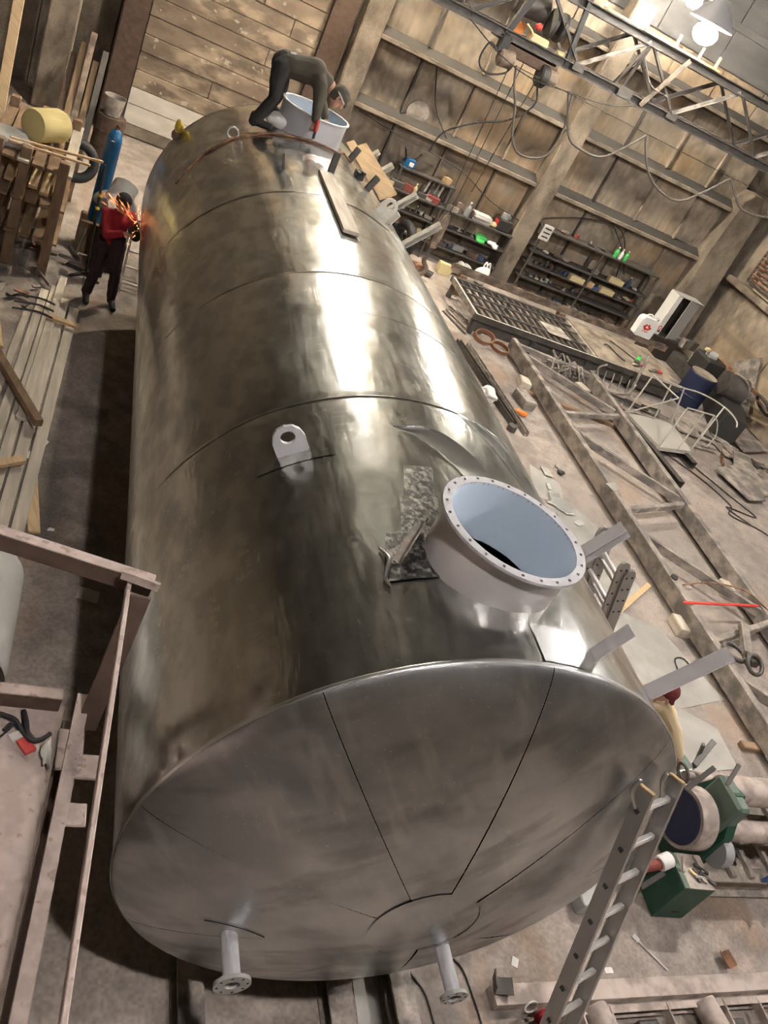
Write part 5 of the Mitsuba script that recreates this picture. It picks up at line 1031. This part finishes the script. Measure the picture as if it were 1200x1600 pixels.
for x in (7.50, 7.70): part(ht, 'wheel', cyl((x, 17.2, 5.95), (x + .08, 17.2, 5.95), .26, 26), 'black_iron', smooth=30)
part(ht, 'red_knob', lump((7.24, 17.0, 5.80), .065, 3, (1, 1, 1), .1), 'red_paint', smooth=True)
part(ht, 'side_frame', bar((6.70, 17.0, 5.45), (7.0, 17.0, 6.7), .12, .10, up=(0, 1, 0)), 'black_iron')
part(ht, 'side_frame', bar((8.10, 17.0, 5.45), (7.9, 17.0, 6.9), .10, .08, up=(0, 1, 0)), 'black_iron')
part(ht, 'lever', tube([(7.0, 17.0, 5.75), (7.12, 16.9, 5.68), (7.18, 16.9, 5.60)], .02, 6), 'cream_plastic')
# hook
hk = top('crane_hook', 'rusty hook block hanging on long ropes in front of the left shelf', 'hook')
for s in (-1, 1): part(hk, 'rope', cyl((7.22 + .07 * s, 17.0, 1.95), (7.16 + .12 * s, 17.0, 5.2), .010, 6), 'cable_black')
pg = Polygon([(-.11, 0), (.11, 0), (.16, .25), (.16, .55), (.10, .78), (-.10, .78), (-.16, .55), (-.16, .25)])
for s in (-1, 1): part(hk, 'cheek_plate', mv(trimesh.creation.extrude_polygon(pg, .02), tr(7.24, 17.0 + .07 * s, 1.22), rot(35), rot(90, (1, 0, 0))), 'brown_steel')
part(hk, 'sheave', mv(cyl((0, -.05, 0), (0, .05, 0), .15, 24), tr(7.24, 17.0, 1.70), rot(35)), 'dark_steel', smooth=30)
part(hk, 'shank', cyl((7.24, 17.0, .98), (7.24, 17.0, 1.24), .05, 14), 'dark_steel')
part(hk, 'hook', tube([(7.24, 17.0, 1.0), (7.24, 17.0, .88), (7.36, 17.0, .74), (7.30, 17.0, .58), (7.14, 17.0, .60), (7.10, 17.0, .74)], (.055, .05, .06, .055, .04, .02), 10), 'brown_steel', smooth=True)
for i in range(7): part(hk, 'chain_link', mv(trimesh.creation.torus(.05, .014, 16, 6), tr(7.16 - .02 * i, 16.98, .62 - .075 * i), rot(90 * (i % 2), (0, 0, 1)), rot(90, (1, 0, 0))), 'brown_steel', smooth=True)
one('crane_rope', cyl((7.52, 17.0, 2.6), (7.66, 16.95, 4.93), .011, 6), 'cable_black', 'thin pendant rope with a dark bob right of the hook ropes', 'rope')
for i, (pts, r, lb) in enumerate((
        ([(7.11, 16.85, 5.06), (7.25, 16.85, 4.75), (7.45, 16.85, 4.45), (7.75, 16.85, 3.86), (8.10, 16.85, 3.67), (8.59, 16.85, 3.88), (8.64, 16.85, 4.55), (8.36, 16.85, 5.08)], .026, 'thick cable loop hanging from the hoist to the girder'),
        ([(6.25, 16.9, 3.0), (6.35, 16.9, 3.43), (6.88, 16.9, 3.84), (7.5, 16.9, 4.15), (7.85, 16.9, 4.6), (7.7, 16.9, 4.95)], .018, 'thin black cable arching left from the hoist'),
        ([(6.70, 16.85, 5.1), (6.42, 16.85, 5.2), (6.38, 16.85, 4.85), (6.62, 16.85, 4.72), (6.95, 16.85, 4.85), (7.05, 16.85, 5.05)], .018, 'small cable loop hanging from the left hoist motor'),
        ([(8.29, 16.5, 5.09), (8.40, 16.5, 4.75), (8.68, 16.5, 4.39), (9.00, 16.5, 4.29), (9.55, 16.5, 4.33), (10.0, 16.5, 4.78), (10.2, 16.5, 5.05)], .026, 'left swag of the pale festoon cable'),
        ([(10.22, 16.5, 5.05), (10.35, 16.5, 4.85), (10.73, 16.5, 4.46), (11.22, 16.5, 4.24), (11.78, 16.5, 4.23), (12.21, 16.5, 4.60), (12.6, 16.5, 5.06)], .026, 'right swag of the pale festoon cable'),
        ([(12.62, 16.5, 5.06), (13.0, 16.5, 4.8), (13.4, 16.5, 4.62), (14.1, 16.5, 4.72), (14.8, 16.5, 5.05)], .026, 'far swag of the festoon cable at the right edge'),
        ([(5.9, 16.88, 5.38), (6.6, 16.62, 5.12), (7.4, 16.60, 5.0), (8.2, 16.62, 5.08), (9.2, 16.7, 5.2), (9.9, 16.88, 5.42)], .010, 'thin wire sagging below the girder'))):
    one('hanging_cable', tube(pts, r, 8), 'cable_gray' if i in (0, 3, 4, 5) else 'cable_black', lb, 'cable', smooth=True)
one('festoon_wire', cyl((7.0, 16.5, 5.07), (17.2, 16.5, 5.10), .007, 6), 'cable_black', 'thin straight wire carrying the festoon cable', 'wire')
# ------------------------------------------------------------------ people
def ball(p, r, n=24): return m3.Manifold.sphere(r, n).translate([float(v) for v in p])
def hull(*bs): return m3.Manifold.batch_hull(list(bs))
def flesh(bones, refine=.022, it=8):
    """bones: chains of (point, radius); hulls between neighbours, joined, refined, smoothed into one surface."""
    parts = []
    for ch in bones:
        bs = [ball(p, r, 20) for p, r in ch]
        parts += [hull(a, b) for a, b in zip(bs, bs[1:])] if len(bs) > 1 else bs
    m = m3.Manifold.batch_boolean(parts, m3.OpType.Add).refine_to_length(refine)
    q = m.to_mesh(); t = trimesh.Trimesh(np.array(q.vert_properties[:, :3]), np.array(q.tri_verts), process=True)
    trimesh.smoothing.filter_taubin(t, iterations=it); return t
def lerp(a, b, t): return np.asarray(a, float) * (1 - t) + np.asarray(b, float) * t
def hand_bones(wrist, d, n, side, curl=.9, s=1.0):
    """Palm, four fingers and thumb from the wrist along d; n is the back of the hand; side +1 puts the thumb on n x d."""
    wrist, d, n = np.asarray(wrist, float), unit(d), unit(n); a = np.cross(n, d) * side; B = []
    kn = [wrist + d * .085 * s + a * (.034 - .022 * i) * s for i in range(4)]
    for k in kn: B.append([(wrist, .021 * s), (k, .013 * s)])
    for i, (k, L) in enumerate(zip(kn, (.068, .076, .070, .054))):
        p, ang, ch = k, 0, [(k, .0105 * s)]
        for q in (.42, .33, .25):
            ang += curl * .55; dd = d * math.cos(ang) - n * math.sin(ang); p = p + dd * L * q * s; ch.append((p, .0092 * s - .001 * len(ch) * s))
        B.append(ch)
    t0 = wrist + d * .025 * s + a * .026 * s; t1 = t0 + (d * .6 + a * .75 - n * .3) * .042 * s; t2 = t1 + (d * .9 + a * .1 - n * .5) * .036 * s
    B.append([(t0, .013 * s), (t1, .0105 * s), (t2, .0085 * s)]); return B
def head_mesh(c, face, up, r=.10):
    """Skull, jaw, nose, ears in one surface."""
    c, f, u = np.asarray(c, float), unit(face), unit(up); u = unit(u - f * (u @ f)); s = np.cross(f, u)
    B = [[(c + u * .03 - f * .015, r * .92), (c + u * .015 + f * .02, r * .84)], [(c - u * .02 + f * .02, r * .76), (c - u * .085 + f * .05, r * .45)],
         [(c + f * .10 + u * .015, .014), (c + f * .122 - u * .025, .017)], [(c - u * .055 + f * .085 - s * .02, .013), (c - u * .055 + f * .085 + s * .02, .013)]]
    for q in (-1, 1):
        B.append([(c + s * q * .092 + u * .015 - f * .01, .018), (c + s * q * .090 - u * .03 - f * .005, .014)])
        B.append([(c + s * q * .02 + f * .088 + u * .035, .014), (c + s * q * .055 + f * .075 + u * .035, .013)])
    return B, s, f, u
def person(label, J, face, hup, mats, cap=True, hands=None, hair='cloth_black', extra=None):
    """J: pelvis, chest, neck, head, and l/r shoulder elbow wrist hip knee ankle toe."""
    k = top('person', label, 'person'); g = lambda n: np.asarray(J[n], float)
    hb, s, f, u = head_mesh(g('head'), face, hup)
    B = [[(g('pelvis'), .12), (lerp(g('pelvis'), g('chest'), .5), .115), (g('chest'), .13)], [(g('chest'), .10), (g('neck'), .055), (g('head') - u * .05, .055)]] + hb
    for q in 'lr':
        B += [[(g('chest'), .10), (g(q + 's'), .062)], [(g(q + 's'), .055), (g(q + 'e'), .042), (g(q + 'w'), .028)],
              [(g('pelvis'), .11), (g(q + 'h'), .09)], [(g(q + 'h'), .088), (g(q + 'k'), .058), (g(q + 'a'), .040)], [(g(q + 'a'), .038), (g(q + 't'), .032)]]
        if hands and q in hands: B += hand_bones(g(q + 'w'), *hands[q])
    part(k, 'body', flesh(B, .014, 6), 'skin', smooth=True)
    jm, tm, bm = mats
    JB = [[(g('pelvis') + (g('chest') - g('pelvis')) * .05, .148), (lerp(g('pelvis'), g('chest'), .55), .150), (g('chest'), .158)], [(g('chest'), .13), (lerp(g('chest'), g('neck'), .75), .085)]]
    for q in 'lr': JB += [[(g('chest'), .13), (g(q + 's'), .088)], [(g(q + 's'), .086), (lerp(g(q + 's'), g(q + 'e'), .55), .074), (g(q + 'e'), .064), (lerp(g(q + 'e'), g(q + 'w'), .88), .048)]]
    def wrinkle(t, seed, amp=.007):
        gq = np.random.default_rng(seed); v = t.vertices; kk = gq.normal(size=(7, 3)) * 26; ph = gq.uniform(0, 6, 7)
        d = sum(np.sin(v @ kk[i] + ph[i]) for i in range(7)) / 3; t.vertices = v + t.vertex_normals * (amp * d)[:, None]; return t
    part(k, 'jacket', wrinkle(flesh(JB, .02, 8), 1), jm, smooth=True)
    TB = []
    for q in 'lr': TB += [[(g('pelvis'), .146), (g(q + 'h'), .118)], [(g(q + 'h'), .116), (lerp(g(q + 'h'), g(q + 'k'), .5), .10), (g(q + 'k'), .080), (lerp(g(q + 'k'), g(q + 'a'), .9), .068)]]
    part(k, 'trousers', wrinkle(flesh(TB, .02, 8), 2), tm, smooth=True)
    for q in 'lr':
        d = unit(g(q + 't') - g(q + 'a')); a, t_ = g(q + 'a'), g(q + 't')
        part(k, 'boot', flesh([[(a + np.array([0, 0, .06]), .058), (a + np.array([0, 0, -.01]), .058)], [(a, .055), (lerp(a, t_, .6), .047), (t_, .042)]], .02, 4), bm, smooth=True)
    if cap:
        c = g('head'); part(k, 'cap', flesh([[(c + u * .045 - f * .02, .104), (c + u * .06 + f * .015, .092)], [(c + u * .05 + f * .06, .045), (c + u * .035 + f * .13, .02)], [(c - u * .01 - f * .04, .088), (c + u * .03 - f * .03, .1)]], .018, 5), hair, smooth=True)
    return k, s, f, u

# worker bending over the far manhole on top of the tank
FT = lambda th, y, h: on(th, y, h)
J = dict(pelvis=(1.98, 11.15, 4.27), chest=(2.34, 11.05, 4.33), neck=(2.56, 11.0, 4.29), head=(2.69, 10.97, 4.20),
         ls=(2.46, 11.19, 4.27), le=(2.58, 11.2, 4.03), lw=(2.66, 11.05, 3.90), rs=(2.43, 10.88, 4.24), re=(2.47, 10.80, 4.02), rw=(2.50, 10.83, 3.86),
         lh=(1.97, 11.25, 4.22), lk=(2.12, 11.52, 3.92), la=FT(-18, 11.62, .13), lt=FT(-13, 11.62, .06),
         rh=(1.95, 11.05, 4.22), rk=(1.98, 10.98, 3.88), ra=FT(-26, 11.0, .13), rt=FT(-20, 10.95, .06))
k, s, f, u = person('worker in dark olive work clothes bending over the far manhole on the tank', J, (.75, -.1, -.7), (.72, .05, .62), ('cloth_olive', 'cloth_black', 'cloth_black'), hands={'l': ((.3, -.5, -.8), (.6, -.6, .4), -1, 1.0), 'r': ((.1, -.1, -1), (0, -1, .1), 1, 1.2)}, hair='cloth_olive')
part(k, 'back_patch', mv(box(.07, .05, .02, (0, 0, 0), .006), tr(2.02, 11.0, 4.43), rot(-12, (0, 1, 0))), 'white_paint')
h_ = np.array(J['head']); ring_ = [h_ + .106 * (math.cos(a) * f + math.sin(a) * s) + u * .02 for a in np.linspace(-2.4, 2.4, 14)]
part(k, 'goggle_strap', tube(ring_, .010, 6, 2), 'white_paint', smooth=True)
kb = top('hand_grinder', 'small red and black tool in the hand of the worker on the tank', 'tool')
part(kb, 'body', cyl((2.52, 10.79, 3.90), (2.53, 10.76, 3.76), .026, 12), 'red_plastic', smooth=30); part(kb, 'tip', cyl((2.53, 10.76, 3.76), (2.535, 10.75, 3.68), .016, 10), 'black_iron')
one('white_rag', lump(on(-14, 11.25, .075), .13, 71, (1.2, 1.1, .5), .4, 3), 'white_plastic', 'crumpled white rag on the tank between the worker and the far manhole', 'rag', smooth=True)
one('tank_hose', tube([on(-63, 10.35, .014), on(-48, 10.65, .016), on(-36, 10.80, .018), on(-25, 10.84, .018), on(-12, 10.82, .018), on(0, 10.86, .018), on(9, 10.9, .02), on(14, 11.1, .03), on(16, 10.9, .03)], .014, 8), 'rust', 'dark red-brown hose lying across the far end of the tank', 'hose', smooth=True)
one('tank_plank', bar(on(-3.2, 9.62, .032) , on(-3.6, 7.85, .032), .17, .042, up=(-.05, 0, 1)), 'gray_wood', 'weathered board lying on top of the tank', 'board')
for i, (a, b, w) in enumerate(((on(31, 12.4, .13), on(34.5, 10.6, .13), .24), (on(26, 12.3, .075), on(29, 10.8, .075), .12))):
    one('tank_board', bar(a, b, w, .03, up=(-.55, -.42, .72)), 'new_wood', ('wide', 'narrow')[i] + ' fresh board lying along the tank right of the far manhole', 'board')
gl = top('work_glove', 'yellow glove lying on the far left shoulder of the tank', 'glove')
part(gl, 'palm', lump(on(-58, 12.15, .06), .07, 8, (.8, 1, 1.2), .2, 2), 'yellow_paint', smooth=True); part(gl, 'cuff', lump(on(-61, 12.1, .04), .06, 9, (.8, 1, 1), .2, 2), 'old_wood', smooth=True)
one('tank_clamp', [box(.10, .16, .09, tuple(on(17, 10.4, .045)), .01), cyl(on(17, 10.4, .09), on(17, 10.25, .11), .02, 10)], 'black_iron', 'small black clamp on the tank between the dark stubs', 'clamp')

# welder standing at the left side of the tank
J = dict(pelvis=(.70, 12.22, .98), chest=(.70, 12.2, 1.30), neck=(.70, 12.17, 1.46), head=(.715, 12.13, 1.60),
         ls=(.86, 12.27, 1.40), le=(.97, 12.02, 1.24), lw=(.93, 11.80, 1.42), rs=(.55, 12.13, 1.38), re=(.60, 11.90, 1.17), rw=(.80, 11.78, 1.32),
         lh=(.80, 12.27, .93), lk=(.86, 12.20, .52), la=(.90, 12.2, .10), lt=(.95, 12.02, .045),
         rh=(.60, 12.2, .93), rk=(.58, 12.12, .52), ra=(.54, 12.18, .10), rt=(.56, 11.99, .045))
k, s, f, u = person('welder in a red jacket and dark trousers working at the left side of the tank', J, (.55, -.8, -.25), (0, -.1, 1), ('cloth_red', 'cloth_maroon', 'cloth_black'), hands={'l': ((.1, -.8, .5), (-.4, -.4, -.5), 1, .9), 'r': ((.75, -.5, .4), (-.3, -.3, .8), -1, .9)})
part(k, 'apron', flesh([[(np.array((.78, 12.06, 1.12)), .09), (np.array((.78, 12.06, .7)), .11)]], .03, 4), 'cloth_maroon', smooth=True)
part(k, 'sleeve_cover', flesh([[(np.array(J['le']), .075), (lerp(J['le'], J['lw'], .9), .062)]], .02, 4), 'cloth_black', smooth=True)
gt = top('cutting_grinder', 'dark angle grinder held by the welder against the tank', 'grinder')
part(gt, 'body', cyl((.86, 11.72, 1.40), (.93, 11.62, 1.55), .035, 14), 'black_iron'); part(gt, 'disc', cyl((.935, 11.60, 1.56), (.945, 11.60, 1.56), .06, 20, .001), 'dusty_steel')
rs = np.random.default_rng(4); sp = []
o = np.array([.93, 11.62, 1.56])
for i in range(34):
    d = unit(np.array([-1.0, .15, .72]) + rs.normal(size=3) * .22); t = rs.uniform(.05, .62); L = rs.uniform(.05, .11)
    p = o + d * t - np.array([0, 0, .25 * t * t]); sp.append(trimesh.convex.convex_hull(np.array([p, p + d * L] + [p + d * L * .5 + rs.normal(size=3) * .0017 for _ in range(4)])))
for i in range(26):
    p = o + np.array([-.01, .12 * rs.normal(), rs.uniform(-.35, .30)]) - np.array([abs(rs.normal()) * .02, 0, 0]); d = unit(rs.normal(size=3) + (0, 0, -1)); sp.append(trimesh.convex.convex_hull(np.array([p, p + d * .03] + [p + d * .015 + rs.normal(size=3) * .0035 for _ in range(4)])))
kk = one('grinding_sparks', sp, 'spark', 'spray of orange grinding sparks flying from the tank past the welder', 'sparks', kind='stuff')
scene[kk]['emitter'] = {'type': 'area', 'radiance': {'type': 'rgb', 'value': [2.2, 0.62, 0.16]}}
wm = top('welding_mask', 'grey welding screen with a bright square window behind the welder', 'mask')
part(wm, 'shell', arc_sheet((0, 0), .2, -75, 75, 0, .3), 'gray_plastic', smooth=40)
for kq in [q for q in list(scene) if q.startswith(wm + '__')]: scene[kq] = at(scene[kq], tr(.68, 12.95, 1.28), rot(-20), rot(40, (1, 0, 0)))
part(wm, 'window', mv(box(.12, .01, .10, (0, 0, 0), .002), tr(.60, 12.75, 1.30), rot(30), rot(-35, (1, 0, 0))), 'white_paint')
part(wm, 'stand', cyl((.72, 13.05, 0), (.70, 13.05, 1.3), .02, 10), 'black_iron')
one('gray_tarp', lump((.72, 13.45, 1.07), .24, 14, (1.1, .8, .8), .3, 3), 'gray_plastic', 'crumpled grey tarpaulin behind the welder', 'tarpaulin', smooth=True)
one('tarp_stand', box(.4, .4, .84, (.74, 13.5, .42), .02), 'dark_steel', 'dark box under the crumpled grey tarpaulin', 'box')

# person in beige beside the tank's right side, mostly hidden by it
J = dict(pelvis=(6.10, 4.62, .98), chest=(6.16, 4.56, 1.28), neck=(6.17, 4.49, 1.46), head=(6.16, 4.40, 1.60),
         ls=(6.02, 4.70, 1.38), le=(5.86, 4.55, 1.15), lw=(5.95, 4.32, 1.05), rs=(6.35, 4.44, 1.38), re=(6.53, 4.26, 1.20), rw=(6.62, 4.07, 1.02),
         lh=(6.02, 4.72, .93), lk=(5.98, 4.66, .52), la=(5.98, 4.74, .10), lt=(6.0, 4.54, .045),
         rh=(6.20, 4.62, .93), rk=(6.22, 4.54, .52), ra=(6.2, 4.62, .10), rt=(6.25, 4.43, .045))
person('person in beige work clothes and dark red cap reaching forward beside the tank', J, (.35, -.75, -.55), (.1, -.2, 1), ('cloth_beige', 'cloth_beige', 'cloth_black'), hands={'r': ((.2, -.6, -.75), (.75, -.5, .4), 1, .9), 'l': ((.3, -.9, -.2), (0, -.3, 1), -1, .8)}, hair='cap_maroon')
tb = top('work_trestle', 'green topped trestle under the hand of the person in beige', 'trestle')
part(tb, 'top', box(.34, .26, .04, (6.70, 4.14, .90), .004, rz=10), 'machine_green_pale'); part(tb, 'edge', box(.34, .02, .06, (6.68, 4.00, .90), .004, rz=10), 'white_paint')
for dx, dy in ((-.14, -.1), (.14, -.1), (-.14, .1), (.14, .1)): part(tb, 'leg', box(.03, .03, .88, (6.70 + dx, 4.15 + dy * .6, .44), .003), 'dark_steel')
